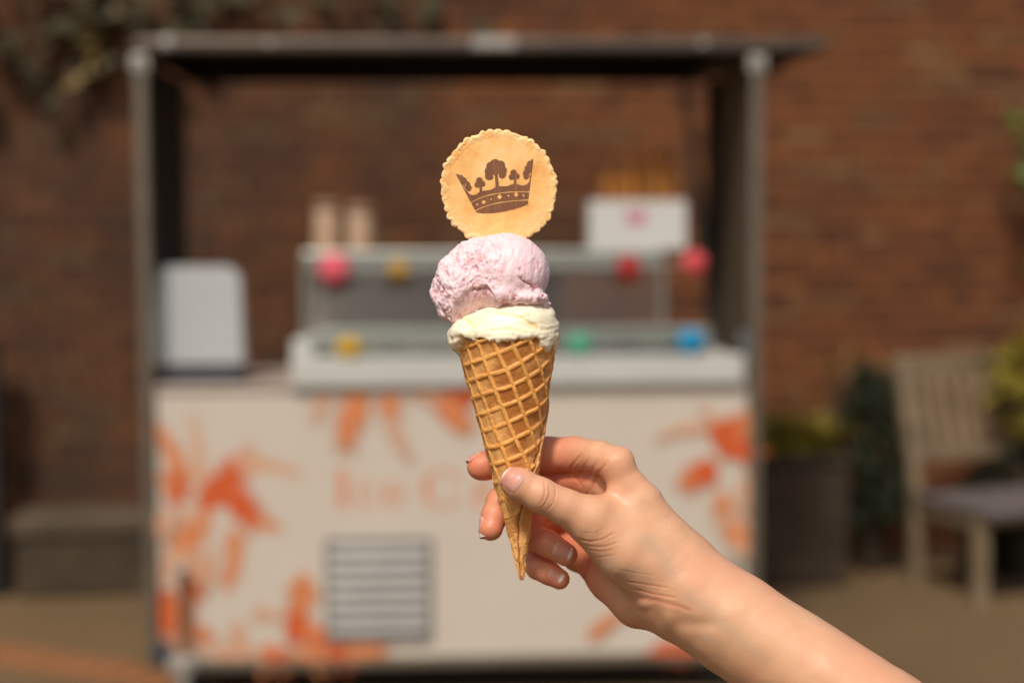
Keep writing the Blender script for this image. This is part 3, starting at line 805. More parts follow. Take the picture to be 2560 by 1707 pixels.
def leaf_verts(L, W, n=5, droop=.25, fold=.15):
    V, F = [], []
    for i in range(n + 1):
        t_ = i / n; wv_ = W * (math.sin(math.pi * min(1, t_ * .92 + .06)) ** .8) / 2; z = -droop * L * t_ * t_
        V += [(-wv_, L * t_, z + fold * wv_), (0, L * t_, z), (wv_, L * t_, z + fold * wv_)]
    for i in range(n):
        for k in (0, 1): b0 = i * 3 + k; F.append((b0, b0 + 1, b0 + 4, b0 + 3))
    return V, F
def blades(name, base, n, hlo, hhi, spread, W, mat, parent, arch=.8):
    V, F = [], []
    for i in range(n):
        a = random.uniform(0, 2 * math.pi); h = random.uniform(hlo, hhi); out = random.uniform(.2, 1) * spread
        b0 = Vector((random.gauss(0, base[0]), random.gauss(0, base[1]), 0)); seg = 6; st = len(V); perp = Vector((-math.sin(a), math.cos(a), 0))
        for k in range(seg + 1):
            t_ = k / seg; p_ = b0 + Vector((math.cos(a), math.sin(a), 0)) * out * t_ ** 1.5 + Vector((0, 0, h * (t_ - arch * .5 * t_ ** 2.6)))
            w_ = W * (1 - t_ ** 2) * .5 + .0008
            V += [tuple(p_ - perp * w_), tuple(p_ + perp * w_)]
        for k in range(seg): q0 = st + 2 * k; F.append((q0, q0 + 1, q0 + 3, q0 + 2))
    return npmesh(name, V, F, mat, parent)
def leafy(name, cloud, n, L, W, mat, parent, kind=None, look=None):
    """one mesh of many leaves scattered in cloud() points"""
    V, F = [], []
    lv, lf = leaf_verts(1, W / L)
    lv = np.array(lv)
    for i in range(n):
        c = cloud(); l = L * random.uniform(.6, 1.2)
        rot = Matrix.Rotation(random.uniform(0, 6.28), 3, 'Z') @ Matrix.Rotation(random.uniform(-1.2, .5), 3, 'X') @ Matrix.Rotation(random.uniform(-.6, .6), 3, 'Y')
        b0 = len(V); V += ((lv * l) @ np.array(rot).T + np.array(c)).tolist(); F += [tuple(b0 + k for k in f) for f in lf]
    return npmesh(name, V, F, mat, parent)
# golden grass in the planter
g = empty('grass_clump', pl.location + Vector((-.06, .12, .56)), 0); tag(g, 'yellow green arching grass growing in the timber planter box', 'plant')
blades('foliage', (.10, .05), 420, .16, .30, .27, .014, MAT['leaf_yel'], g, 1.1)
blades('flower_stems', (.12, .05), 60, .24, .40, .16, .008, MAT['leaf_gold'], g, .6)
# shrubs behind the chair
def shrub(px, py, base_py, Y, rx, rz, mat, label, n, L=.05, W=.022, gold=0):
    gp = at_y(px, base_py, Y); top = at_y(px, py, Y)
    e = empty('shrub', (gp.x, gp.y, 0), 0); tag(e, label, 'plant')
    zc_ = (gp.z + top.z) / 2; rh = (top.z - gp.z) / 2
    q = MB()
    for k in range(6):
        a = random.uniform(0, 6.28); q.tube((0, 0, 0), (math.cos(a) * rx * .7, math.sin(a) * rz * .6, zc_ + random.uniform(-.3, .6) * rh), .008, .003, 6)
    q.build('stems', MAT['stem'], e)
    def cloud():
        while True:
            v = np.array([random.uniform(-1, 1) for _ in range(3)]); r = np.linalg.norm(v)
            if .3 < r < 1 and vnoise(v[None] * 1.0, 2.2, int(px))[0] > -.25: return (v[0] * rx, v[1] * rz, zc_ + v[2] * rh)
    leafy('foliage', cloud, n, L, W, mat, e)
    if gold: leafy('young_leaves', lambda: (lambda c: (c[0], c[1], c[2] + rh * .35))(cloud()), gold, L, W, MAT['leaf_gold'], e)
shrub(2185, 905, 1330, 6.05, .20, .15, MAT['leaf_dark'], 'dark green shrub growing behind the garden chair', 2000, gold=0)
shrub(2110, 845, 1060, 6.16, .14, .08, MAT['leaf_gold'], 'thin golden brown plant against the wall above the planter', 70, .05, .02)
shrub(2570, 815, 1095, 5.95, .20, .12, MAT['leaf_yel'], 'yellow green leafy shrub at the right edge beside the chair', 420, .07, .028, 60)
shrub(2560, 1060, 1470, 6.12, .30, .13, MAT['leaf_dark'], 'low dark shrub added to darken the gap behind the chair seat', 2400)  # shrub added so the space under the seat goes black
# climber leaves: right edge and upper left, each leaf a part
def climber(name, label, pts, mats, L, W, stem_pts):
    base = Vector(stem_pts[0]); e = empty(name, base, 0); tag(e, label, 'plant')
    q = MB()
    for a, b_ in zip(stem_pts, stem_pts[1:]): q.tube(Vector(a) - base, Vector(b_) - base, .007, .006, 6)
    q.build('stem', MAT['stem'], e)
    lv, lf = leaf_verts(L, W, 5, .25, .3); data = []
    for mm in mats:
        o = npmesh('leaf', lv, lf, mm, e); data.append(o.data); bpy.data.objects.remove(o)
    for (px, py, Y, k) in pts:
        c = at_y(px, py, Y); o = bpy.data.objects.new('leaf', data[k]); C.objects.link(o); o.parent = e; o.location = c - base
        o.rotation_euler = (random.uniform(.5, 1.5) + math.pi, random.uniform(-.6, .6), random.uniform(-1, 1)); s_ = random.uniform(.7, 1.25); o.scale = (s_,) * 3
def wy(px, off): 
    d = ray(px, 300); x = d.x / d.y * 6; return WA.y + (x - WA.x) * math.tan(wth) - off
pts = []
for i in range(26):
    px, py = random.gauss(2575, 40), random.gauss(372, 42)
    if px > 2478: pts.append((px, py, wy(px, random.uniform(.12, .32)), 0))
climber('climbing_plant', 'fresh green leaves of a climber at the right edge of the wall', pts, [MAT['leaf_green']], .085, .05, [at_y(2640, 1300, 6.1), at_y(2630, 800, 6.15), at_y(2590, 420, 6.15), at_y(2560, 330, 6.1)])
pts = []
for i in range(150):
    u = random.random()
    if u < .62: px, py = random.uniform(-120, 520), random.gauss(60, 90)
    elif u < .85: px, py = random.uniform(400, 1250), random.gauss(0, 40)
    else: px, py = random.gauss(235, 22), random.uniform(-60, 190)
    pts.append((px, py, wy(px, random.uniform(.03, .10)), 1 if u >= .85 else 0))
climber('ivy', 'dark ivy with some golden leaves hanging over the upper left of the wall', pts, [MAT['leaf_ivy'], MAT['leaf_gold']], .085, .07,
        [at_y(-150, -180, wy(-150, .03)), at_y(100, -40, wy(100, .03)), at_y(240, 60, wy(240, .03)), at_y(480, 0, wy(480, .03)), at_y(900, -50, wy(900, .03)), at_y(1260, -40, wy(1260, .03))])

# ------------------------------------------------------------------ waffle cone
TIP = np.array((1304, 1452.0)); TOP = np.array((1268, 868.0))
axis = TOP - TIP; LEN = np.linalg.norm(axis); axis /= LEN; side = np.array((-axis[1], axis[0])); side *= np.sign(side[0])
RT = 121.0; al = math.atan(RT / LEN); sa = math.sin(al)
ns_, nf = 520, 420
tt = np.linspace(0.004, 1.04, ns_)[:, None] * np.ones((1, nf)); ph = np.linspace(-math.pi, math.pi, nf, endpoint=False)[None] * np.ones((ns_, 1))
sl_ = tt * LEN / math.cos(al)
psi = ph * sa + math.pi / 2 * sa + .02
U = sl_ * np.cos(psi); Vv = sl_ * np.sin(psi)
G = 43.5
P3 = np.stack([U.ravel(), Vv.ravel(), np.zeros(U.size)], 1)
warp = fbm(P3, .012, 2, 5).reshape(U.shape) * 3.0
def tri(x, g): return np.abs((x / g + .5) % 1 - .5) * g
dA, dB = tri(U + warp + 8, G), tri(Vv - warp + 2, G)
prof = lambda d: 1 / (1 + (d / 5.2) ** 5)
ridge = np.maximum(prof(dA), prof(dB)); 
fade = np.clip((sl_ - 95) / 130, 0, 1)
wear = .75 + .35 * fbm(P3, .02, 3, 9).reshape(U.shape)
seam_s = np.array([0, 60, 145, 190, 245, 310, 375, 430, 700]); seam_p = np.radians([-10, -6, 4, 22, 45, 62, 76, 92, 200])
sp_ = np.interp(sl_, seam_s, seam_p) + .10 * np.sin(sl_ / 9.0) * np.clip(1 - sl_ / 260, .12, 1) + .05 * vnoise(P3, .08, 4).reshape(U.shape)
dphi = (ph - sp_); dpx = dphi * np.maximum(tt * RT, 6)
over = np.where(dpx > 0, np.exp(-np.maximum(dpx, 0) / 60), 0) * 6.5
over = over * np.clip((dpx + 1.2) / 2.4, 0, 1)
groove = -3.0 * np.exp(-((dpx + 2) / 2.5) ** 2)
rr_ = tt * RT + 1.0
rad = rr_ + (ridge * 5.4 * wear - 2.4) * fade * np.where(dpx > 0, np.where(dpx < 55, .35, 1), 1) + over + groove
lump = fbm(np.stack([np.cos(ph).ravel() * 40, np.sin(ph).ravel() * 40, sl_.ravel()], 1), .035, 4, 12).reshape(U.shape)
rad = rad + lump * (.8 + 4.5 * np.clip(1 - sl_ / 200, 0, 1))
rad = np.maximum(rad, 2.0)
fine = fbm(np.stack([U.ravel(), Vv.ravel(), ph.ravel() * 10], 1), .16, 3, 21).reshape(U.shape); rad += fine * .4
ctr = TIP[None, None] + axis[None, None] * (tt * LEN)[..., None]
tipround = np.sqrt(np.clip(tt * LEN / 14, 0, 1)); base_r = np.where(tt * LEN < 14, np.maximum(rad, 7.5) * tipround, np.maximum(rad, 7.5))
xy = ctr + side[None, None] * (base_r * np.sin(ph))[..., None]
zz = base_r * np.cos(ph)
V = np.stack([xy[..., 0].ravel(), xy[..., 1].ravel(), zz.ravel()], 1)
ii = np.arange(ns_ - 1)[:, None] * nf; jj = np.arange(nf)[None]; j2 = (jj + 1) % nf
Q = np.stack([(ii + jj), (ii + j2), (ii + nf + j2), (ii + nf + jj)], -1).reshape(-1, 4)
caps = [list(range(nf))[::-1], [(ns_ - 1) * nf + k for k in range(nf)]]
cm, t, p = new_mat('waffle_biscuit')
oc = coords(t)
rg = attr(t, 'ridge'); tst = attr(t, 'toast')
cell = mix(t, ramp(t, noise(t, 60, 4, .6, oc), [(.3, (0, 0, 0)), (.7, (1, 1, 1))]), (.32, .098, .015), (.48, .17, .028))
cell = mix(t, tst, (.80, .41, .13), cell)
rdg = mix(t, ramp(t, noise(t, 220, 3, .6, oc), [(.35, (0, 0, 0)), (.75, (1, 1, 1))]), (.76, .32, .06), (.87, .46, .13))
col = mix(t, ramp(t, rg, [(.25, (0, 0, 0)), (.75, (1, 1, 1))]), cell, rdg)
edge_ = ramp(t, rg, [(.0, (0, 0, 0)), (.16, (.0, .0, .0)), (.34, (.75, .75, .75)), (.52, (0, 0, 0))])
col = mix(t, edge_, col, (.42, .15, .03))
col = mix(t, attr(t, 'seam_dark'), col, (.30, .085, .018))
spk = ramp(t, noise(t, 900, 2, .6, oc), [(.66, (0, 0, 0)), (.74, (.55, .55, .55))])
col = mix(t, spk, col, (.36, .13, .035))
t.links.new(col, p.inputs['Base Color']); p.inputs['Roughness'].default_value = .55
p.inputs['Subsurface Weight'].default_value = .12; p.inputs['Subsurface Radius'].default_value = (1, .45, .2); p.inputs['Subsurface Scale'].default_value = .002
bump(t, p, noise(t, 1100, 4, .65, oc), .14, .0005)
toast = np.clip((.95 * np.exp(-((ph - .12) / .75) ** 2) + .42 * np.clip(ph - .35, 0, .6)) * np.clip((sl_ - 60) / 300, .15, 1) + .5 * fbm(P3, .022, 3, 31).reshape(U.shape), 0, 1)
seam_dark = np.clip(np.exp(-((dpx + 1.5) / 2.2) ** 2) * .9 * (sl_ < 470), 0, 1)  # darker line following the seam groove
cone = npmesh('waffle_cone', FG(V), Q.tolist() + caps, cm, None, FG([[1304, 1452, 0]])[0], True,
              dict(ridge=(ridge * fade * np.where((dpx > 0) & (dpx < 50), .2, 1)).ravel(), toast=toast.ravel(), seam_dark=seam_dark.ravel()))
fix_normals(cone)
tag(cone, 'golden waffle cone with diamond grid held between thumb and fingers', 'waffle cone')

# ------------------------------------------------------------------ scoops
def cream_mat(name, a, b_, c, sss=.25, rough=.45):
    mt, t, p = new_mat(name); oc = coords(t)
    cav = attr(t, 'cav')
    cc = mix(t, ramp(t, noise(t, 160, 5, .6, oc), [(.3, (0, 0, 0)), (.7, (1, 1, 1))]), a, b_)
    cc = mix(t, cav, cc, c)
    t.links.new(cc, p.inputs['Base Color']); p.inputs['Roughness'].default_value = rough
    p.inputs['Subsurface Weight'].default_value = sss; p.inputs['Subsurface Radius'].default_value = (1, .7, .6); p.inputs['Subsurface Scale'].default_value = .003
    return mt, t, p, oc
def polyd(P, pts):                      # distance in photo plane to a polyline
    d = np.full(len(P), 1e9)
    for a, b_ in zip(pts, pts[1:]):
        a, b_ = np.array(a, float), np.array(b_, float); ab = b_ - a
        t_ = np.clip(((P[:, :2] - a) @ ab) / (ab @ ab), 0, 1)
        d = np.minimum(d, np.linalg.norm(P[:, :2] - a - t_[:, None] * ab, axis=1))
    return d
def c1(x, y): return (1050 + x / 2.85, 300 + y / 2.85)
def c2(x, y): return (1050 + x / 2.85, 750 + y / 2.85)
# vanilla
fv = Field((1095, 735, -165), (1430, 935, 165), 3.0)
fv.ell((1262, 845, 0), (139, 82, 132), 5)
fv.ell((1300, 800, 10), (92, 52, 95), 25)
fv.ell((1170, 835, 30), (46, 42, 70), 18)
sl, (Xg3, Yg3, Zg3) = fv.grid((1095, 735, -165), (1430, 935, 165))
az = np.arctan2(Xg3 - 1266, Zg3)
q3 = np.stack([np.cos(az).ravel() * 60, np.sin(az).ravel() * 60, np.zeros(az.size)], 1)
cut = np.interp(az, np.radians([-180, -110, -84, -70, -52, -40, -22, -8, 8, 22, 38, 48, 56, 63, 72, 84, 110, 180]),
                [900, 905, 902, 872, 848, 850, 846, 856, 853, 846, 852, 862, 880, 872, 860, 884, 900, 900])
cut = cut + 5.0 * vnoise(q3, .09, 3).reshape(az.shape) + 4.5 * vnoise(q3, .21, 6).reshape(az.shape) + 2.0 * vnoise(q3, .4, 8).reshape(az.shape)
e = Yg3 - cut; k = 9; a = fv.F
h_ = np.maximum(k - np.abs(a - e), 0) / k
fv.F = (np.maximum(a, e) + h_ * h_ * k * .25).astype(np.float32)
V, Q, nr = fv.mesh(2)
az = np.arctan2(V[:, 0] - 1266, V[:, 2])
lowy = np.clip((V[:, 1] - 815) / 40, 0, 1)
sw = fbm(np.stack([az * 60, V[:, 1] * 2.6 + az * 18, V[:, 2] * .3], 1), .022, 4, 41)
disp = sw * 3.2 + fbm(V, .05, 3, 44) * 2.2 * lowy + fbm(V, .13, 2, 47) * .9 * lowy
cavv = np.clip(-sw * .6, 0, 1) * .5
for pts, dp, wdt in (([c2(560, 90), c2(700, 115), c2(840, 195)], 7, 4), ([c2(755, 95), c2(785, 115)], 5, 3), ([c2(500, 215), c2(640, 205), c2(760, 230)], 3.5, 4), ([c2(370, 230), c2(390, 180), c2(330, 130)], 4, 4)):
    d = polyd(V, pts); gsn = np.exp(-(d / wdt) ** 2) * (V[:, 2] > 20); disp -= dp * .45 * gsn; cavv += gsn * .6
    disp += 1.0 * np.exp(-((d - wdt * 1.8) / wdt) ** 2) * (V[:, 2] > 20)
V = V + nr * disp[:, None]
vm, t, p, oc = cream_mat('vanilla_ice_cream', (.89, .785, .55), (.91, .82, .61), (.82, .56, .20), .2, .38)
bump(t, p, noise(t, 700, 4, .6, oc), .12, .0005)
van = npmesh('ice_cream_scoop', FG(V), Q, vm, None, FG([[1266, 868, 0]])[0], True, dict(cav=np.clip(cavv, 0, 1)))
fix_normals(van)
tag(van, 'melting vanilla ice cream scoop dripping over the rim of the waffle cone', 'ice cream scoop')
# pink
fpk = Field((1035, 550, -140), (1410, 840, 150), 2.4)
fpk.ell((1264, 684, 0), (110, 101, 106), 5)
fpk.ell((1157, 712, 8), (77, 82, 82), 26)
fpk.ell((1196, 662, 0), (72, 66, 76), 18)
fpk.ell((1140, 760, 12), (50, 48, 62), 22)
fpk.ell((1258, 736, 70), (42, 30, 38), 14)
fpk.ell((1310, 745, 40), (62, 26, 62), 12)
fpk.ell((1362, 760, 26), (16, 10, 24), 8)
fpk.ell((1205, 790, 112), (52, 34, 40), 14, sub=True)
V, Q, nr = fpk.mesh(2)
rough_w = np.clip((1275 - V[:, 0]) / 70, .12, 1); rough_w = np.maximum(rough_w, np.clip((V[:, 1] - 735) / 25, 0, .8))
hollow = np.exp(-(((V[:, 0] - 1200) / 45) ** 2 + ((V[:, 1] - 770) / 24) ** 2)) * (V[:, 2] > 0)
rough_w = rough_w * (1 - .55 * hollow)
ang = np.arctan2(V[:, 0] - 1230, V[:, 1] - 900.0)
streak = fbm(np.stack([V[:, 0] * 1.0 + V[:, 1] * .18, V[:, 1] * .22, V[:, 2] * .5], 1), .055, 4, 51, .6)
lumps = fbm(V, .022, 3, 54, .5); grain = fbm(V * np.array((1, .62, 1)), .12, 3, 57, .62)
pits = np.clip(-(grain + .25 * streak) - .22, 0, 1)
disp = rough_w * (lumps * 5.0 + grain * 2.1 - pits * 3.4) + streak * (1.0 + 2.6 * rough_w) + fbm(V, .3, 2, 60) * (.4 + .9 * rough_w)
zone = [c1(*q) for q in ((385, 1200), (430, 1212), (465, 1180), (500, 1225), (540, 1305), (420, 1362), (300, 1430), (235, 1400), (250, 1310), (310, 1235))]
def inpoly(P, poly):
    r = np.zeros(len(P), bool)
    for (xa, ya), (xb, yb) in zip(poly, poly[1:] + poly[:1]):
        r ^= ((ya > P[:, 1]) != (yb > P[:, 1])) & (P[:, 0] < (xb - xa) * (P[:, 1] - ya) / (yb - ya + 1e-9) + xa)
    return r
Vj0 = V + np.stack([vnoise(V, .09, 73), vnoise(V, .09, 74), 0 * V[:, 0]], 1) * 5
sdz = polyd(Vj0, zone + zone[:1]) * np.where(inpoly(Vj0, zone), 1, -1)
fz = (V[:, 2] > 0)
disp = disp * np.where(fz, 1 - .6 * np.clip(sdz / 6, 0, 1), 1) - 6.5 * fz * np.clip((sdz + 1) / 7, 0, 1) + 2.5 * fz * np.exp(-((sdz + 6) / 6) ** 2)
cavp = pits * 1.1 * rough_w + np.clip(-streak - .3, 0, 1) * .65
crack = [(([c1(715, 1125), c1(760, 1165), c1(800, 1180)]), 8, 3.5), ([c1(800, 1170), c1(830, 1195), c1(815, 1215)], 7, 3.5), ([c1(430, 1010), c1(410, 930)], 4, 3.5), ([c1(330, 1020), c1(340, 980)], 4, 3), ([c1(265, 1030), c1(262, 990)], 4, 3),
         ([c1(880, 1260), c1(885, 1225)], 5, 3), ([c1(540, 1300), c1(510, 1230), c1(470, 1190), c1(410, 1210)], 7, 4), ([c1(560, 1010), c1(575, 950)], 3, 3), ([c1(200, 1110), c1(175, 1085)], 4, 4), ([c1(715, 1060), c1(722, 1080)], 4, 3),
         ([c1(845, 1010), c1(860, 1080)], 2, 3), ([c1(560, 1310), c1(640, 1320), c1(690, 1270), c1(650, 1230)], 3, 4)]
for pts, dp, wdt in crack:
    pj = [np.array(q) for q in pts]; Vj = V + np.stack([vnoise(V, .12, 71), vnoise(V, .12, 72), 0 * V[:, 0]], 1) * 4
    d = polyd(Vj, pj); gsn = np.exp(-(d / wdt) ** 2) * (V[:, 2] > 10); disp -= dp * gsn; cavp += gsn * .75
V = V + nr * disp[:, None]
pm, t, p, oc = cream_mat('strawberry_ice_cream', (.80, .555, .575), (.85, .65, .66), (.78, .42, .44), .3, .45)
nb = bump(t, p, noise(t, 520, 5, .7, oc), .4, .0011)
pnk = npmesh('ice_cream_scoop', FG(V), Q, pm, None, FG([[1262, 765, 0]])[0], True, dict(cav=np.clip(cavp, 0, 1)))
fix_normals(pnk)
tag(pnk, 'pale pink crumbly ice cream scoop on top of the vanilla scoop', 'ice cream scoop')

# ------------------------------------------------------------------ wafer with crown
WC = np.array((1247.0, 470.0)); WR = 146.0
na, nrd = 720, 110
th = np.linspace(0, 2 * math.pi, na, endpoint=False)[None]; rho = np.concatenate([np.linspace(0.01, .8, 40), np.linspace(.81, 1, nrd - 40)])[:, None]
thw = th + .012 * np.sin(3 * th + 1) + .01 * np.sin(7 * th)
scal = np.abs(np.sin(thw * 21)) ** .7
nz = vnoise(np.stack([np.cos(th[0]) * 30, np.sin(th[0]) * 30, 0 * th[0]], 1), .25, 81)[None]
Rth = WR * (1 + .012 * np.sin(2 * th + .6)) + 4.4 * (scal - .5) * (1 + .9 * nz) + 2.6 * nz
rimw = np.clip((rho - .90) / .06, 0, 1)
P2 = np.stack([(rho * np.cos(th)).ravel() * WR, (rho * np.sin(th)).ravel() * WR, np.zeros(rho.size * na)], 1)
bmp = fbm(P2, .06, 4, 85).reshape(nrd, na); pit = fbm(P2, .16, 3, 88).reshape(nrd, na)
edge_t = np.sqrt(np.clip(1 - np.clip((rho - .955) / .045, 0, 1) ** 2, 0, 1))
hz = 5.5 * (edge_t * .8 + .2) + rimw * (.3 + 1.5 * np.clip(bmp, -.6, 1) + .25 * (scal - .5) * np.clip((rho - .9) / .1, 0, 1) - 2.2 * np.clip(pit - .3, 0, 1)) * edge_t + (1 - rimw) * (.9 * bmp * .22 - .5 * np.clip(pit - .62, 0, 1) * 2 * np.clip((rho - .45) / .3, 0, 1))
hz = hz - .35 * np.exp(-((rho - .86) / .02) ** 2)
xw, yw = rho * Rth * np.cos(th), rho * Rth * np.sin(th)
wob = 2.0 * np.sin(th * 2 + 1) * rho ** 2
front = np.stack([xw.ravel(), yw.ravel(), (hz + wob).ravel()], 1); back = np.stack([xw.ravel(), yw.ravel(), (-hz + wob).ravel()], 1)
TILT = Matrix.Rotation(R(7), 3, 'Y') @ Matrix.Rotation(R(-4), 3, 'X'); TM = np.array(TILT)
def wafer_px(L_): q = L_ @ TM.T; return np.stack([WC[0] + q[:, 0], WC[1] + q[:, 1], q[:, 2] - 22], 1)
ii = np.arange(nrd - 1)[:, None] * na; jj = np.arange(na)[None]; j2 = (jj + 1) % na
q1 = np.stack([ii + jj, ii + j2, ii + na + j2, ii + na + jj], -1).reshape(-1, 4); nv = na * nrd
lst = (nrd - 1) * na + np.arange(na)
rimq = np.stack([lst, np.roll(lst, -1), np.roll(lst, -1) + nv, lst + nv], 1)
Fw = q1.tolist() + (q1[:, ::-1] + nv).tolist() + rimq.tolist() + [list(range(na))[::-1], [nv + k for k in range(na)]]
wmt, t, p = new_mat('wafer_biscuit'); oc = coords(t)
ta = ramp(t, noise(t, 34, 6, .65, oc), [(.38, (.93, .61, .27)), (.5, (.90, .51, .17)), (.62, (.80, .36, .09))])
ra = mix(t, ramp(t, noise(t, 160, 4, .6, oc), [(.3, (0, 0, 0)), (.7, (1, 1, 1))]), (.88, .56, .23), (.93, .69, .37))
cc = mix(t, attr(t, 'rim'), ta, ra)
cc = mix(t, ramp(t, noise(t, 800, 2, .6, oc), [(.68, (0, 0, 0)), (.75, (.6, .6, .6))]), cc, (.55, .25, .06))
t.links.new(cc, p.inputs['Base Color']); p.inputs['Roughness'].default_value = .6
p.inputs['Subsurface Weight'].default_value = .1; p.inputs['Subsurface Radius'].default_value = (1, .6, .3); p.inputs['Subsurface Scale'].default_value = .002
bump(t, p, noise(t, 700, 5, .65, oc), .12, .0004)
rima = np.clip((rho - .88 + .05 * bmp) / .10, 0, 1) * .75 * np.clip(.75 + .5 * bmp, 0, 1)
worg = FG(wafer_px(np.array([[0, WR, 0]])))[0]
waf = npmesh('round_wafer', FG(wafer_px(np.concatenate([front, back]))), Fw, wmt, None, worg, True, dict(rim=np.concatenate([rima.ravel(), rima.ravel()])))
fix_normals(waf)
tag(waf, 'round scalloped wafer biscuit printed with a brown crown, stuck in pink scoop', 'wafer')
# crown print (coordinates of the enlarged photograph)
xs = np.arange(240, 825, 2.6); ys = np.arange(265, 685, 2.6); x, y = np.meshgrid(xs, ys)
circ = lambda cx, cy, r: np.hypot(x - cx, y - cy) - r
def arcpts(a, b_, c, n=14): return [((1 - t_) ** 2 * a[0] + 2 * t_ * (1 - t_) * b_[0] + t_ * t_ * c[0], (1 - t_) ** 2 * a[1] + 2 * t_ * (1 - t_) * b_[1] + t_ * t_ * c[1]) for t_ in np.linspace(0, 1, n)]
left_e = ((262, 402), (398, 655)); right_e = ((803, 290), (768, 590))
halfl = ((x - 262) * (655 - 402) - (y - 402) * (398 - 262)) / math.hypot(253, 136)      # >0 right of the left edge
halfr = -((x - 803) * (590 - 290) - (y - 290) * (768 - 803)) / math.hypot(300, 35)
lower = np.interp(x, [240, 398, 440, 520, 600, 680, 740, 768, 825], [650, 655, 664, 662, 650, 630, 610, 596, 560])
body = mx(-halfl, -halfr, y - lower)
topline = np.interp(x, [240, 330, 380, 432, 490, 548, 610, 672, 725, 780, 825], [540, 530, 535, 505, 500, 470, 472, 452, 466, 440, 440])
shape = mx(body, topline - y)
for (cx, cy, r) in ((378, 487, 47), (490, 450, 48), (610, 424, 47), (732, 418, 47)): shape = mx(shape, -circ(cx, cy, r))
shape = mn(shape, mx(mn(seg2(x, y, (262, 400), (345, 545), 16, 26)), -halfl, -circ(378, 487, 47)), mx(seg2(x, y, (800, 292), (778, 500), 14, 24), -halfr, -circ(732, 418, 47)))
fl_l = mn(circ(286, 412, 22), circ(308, 432, 24), circ(330, 462, 27), circ(342, 482, 24))
fl_r = mn(circ(780, 312, 22), circ(768, 345, 26), circ(754, 380, 25), circ(756, 400, 22))
shape = mn(shape, mx(fl_l, -halfl), mx(fl_r, -halfr))
shape = mx(shape, -pl2(x, y, arcpts((303, 462), (322, 500), (345, 512)), 2.6), -pl2(x, y, arcpts((308, 470), (330, 470), (318, 452)), 2.2), -pl2(x, y, arcpts((786, 372), (778, 420), (752, 428)), 2.6), -pl2(x, y, arcpts((786, 380), (770, 372), (776, 392)), 2.2))
tree = mn(circ(532, 316, 38), circ(500, 330, 32), circ(570, 322, 33), circ(486, 365, 29), circ(588, 358, 28), circ(490, 396, 30), circ(582, 386, 29), circ(535, 360, 44))
tree = mx(tree, -circ(516, 405, 17), -circ(562, 396, 15)); tree = mn(tree, circ(500, 405, 19), circ(576, 394, 18))
tree = mn(tree, seg2(x, y, (538, 370), (548, 470), 9, 13))
shape = mn(shape, tree)
for (cx, cy) in ((424, 450), (668, 396)):
    tf = mn(circ(cx - 4, cy - 20, 23), circ(cx - 19, cy + 10, 20), circ(cx + 19, cy + 4, 20), circ(cx, cy, 18), seg2(x, y, (cx + 3, cy), (cx + 8, cy + 52), 7, 10)); shape = mn(shape, tf)
up = arcpts((352, 592), (500, 496), (790, 512), 20); lw = arcpts((392, 648), (500, 575), (780, 568), 20)
shape = mx(shape, -pl2(x, y, up, 4.2), -pl2(x, y, lw, 4.2))
for (cx, cy, r) in ((405, 600, 8), (452, 582, 14.5), (505, 562, 7), (565, 545, 14), (628, 538, 7.5), (683, 530, 15), (735, 535, 8)): shape = mx(shape, -circ(cx, cy, r))
shape = mx(shape, -(np.abs(x - 565) + np.abs(y - 545) - 20) * .7)
V2, F2 = sdf_mesh(shape, xs, ys)
pp = np.array(V2); sx_, sy_ = 1050 + pp[:, 0] / 2.85 - WC[0], 300 + pp[:, 1] / 2.85 - WC[1]
lx = sx_ / math.cos(R(7)); ly = sy_ / math.cos(R(4))
rh = np.hypot(lx, ly); tth = np.arctan2(ly, lx); zl = 5.5 + 2.0 * np.sin(tth * 2 + 1) * (rh / WR) ** 2 + .9
pcm, t, p = new_mat('brown_edible_print'); oc = coords(t)
mp = N(t, 'ShaderNodeMapping'); mp.inputs['Scale'].default_value = (1, 1, .04); t.links.new(oc, mp.inputs[0])
st_ = ramp(t, noise(t, 900, 4, .7, mp.outputs[0]), [(.52, (0, 0, 0)), (.72, (.6, .6, .6))])
c_ = mix(t, ramp(t, noise(t, 90, 4, .6, oc), [(.3, (0, 0, 0)), (.7, (1, 1, 1))]), (.17, .062, .026), (.225, .088, .036))
t.links.new(mix(t, st_, c_, (.40, .19, .06)), p.inputs['Base Color']); p.inputs['Roughness'].default_value = .6
npmesh('crown_print', FG(wafer_px(np.stack([lx, ly, zl], 1))) - worg, F2, pcm, waf, smooth=False)

# ------------------------------------------------------------------ forearm and hand
def c3(x_, y_): return (1130 + x_ / 3.484, 1050 + y_ / 3.484)
def c4(x_, y_): return (1400 + x_ / 2.352, 1200 + y_ / 2.352)
hb = Field((1140, 1060, -330), (2520, 1990, 260), 5.0)
# forearm and wrist
hb.chain([(1690, 1442, -12, 116), (1724, 1484, -5, 124), (1838, 1561, 15, 128), (2200, 1803, 100, 138), (2620, 2090, 210, 150)], 10)
# metacarpals: index, middle, ring, little
hb.chain([(1536, 1162, 18, 37), (1600, 1262, 8, 60), (1650, 1368, 0, 88), (1690, 1442, -12, 112)], 30)
hb.chain([(1512, 1205, -70, 42), (1580, 1310, -60, 62), (1680, 1440, -30, 100)], 40)
hb.chain([(1482, 1280, -135, 44), (1560, 1380, -100, 62), (1670, 1450, -40, 95)], 40)
hb.chain([(1462, 1372, -165, 46), (1535, 1440, -130, 68), (1600, 1488, -85, 80), (1680, 1490, -40, 92)], 40)
hb.chain([(1400, 1300, -215, 40), (1400, 1350, -225, 40), (1450, 1380, -200, 50)], 30)
hb.chain([(1470, 1240, -120, 40), (1420, 1300, -190, 40)], 30)
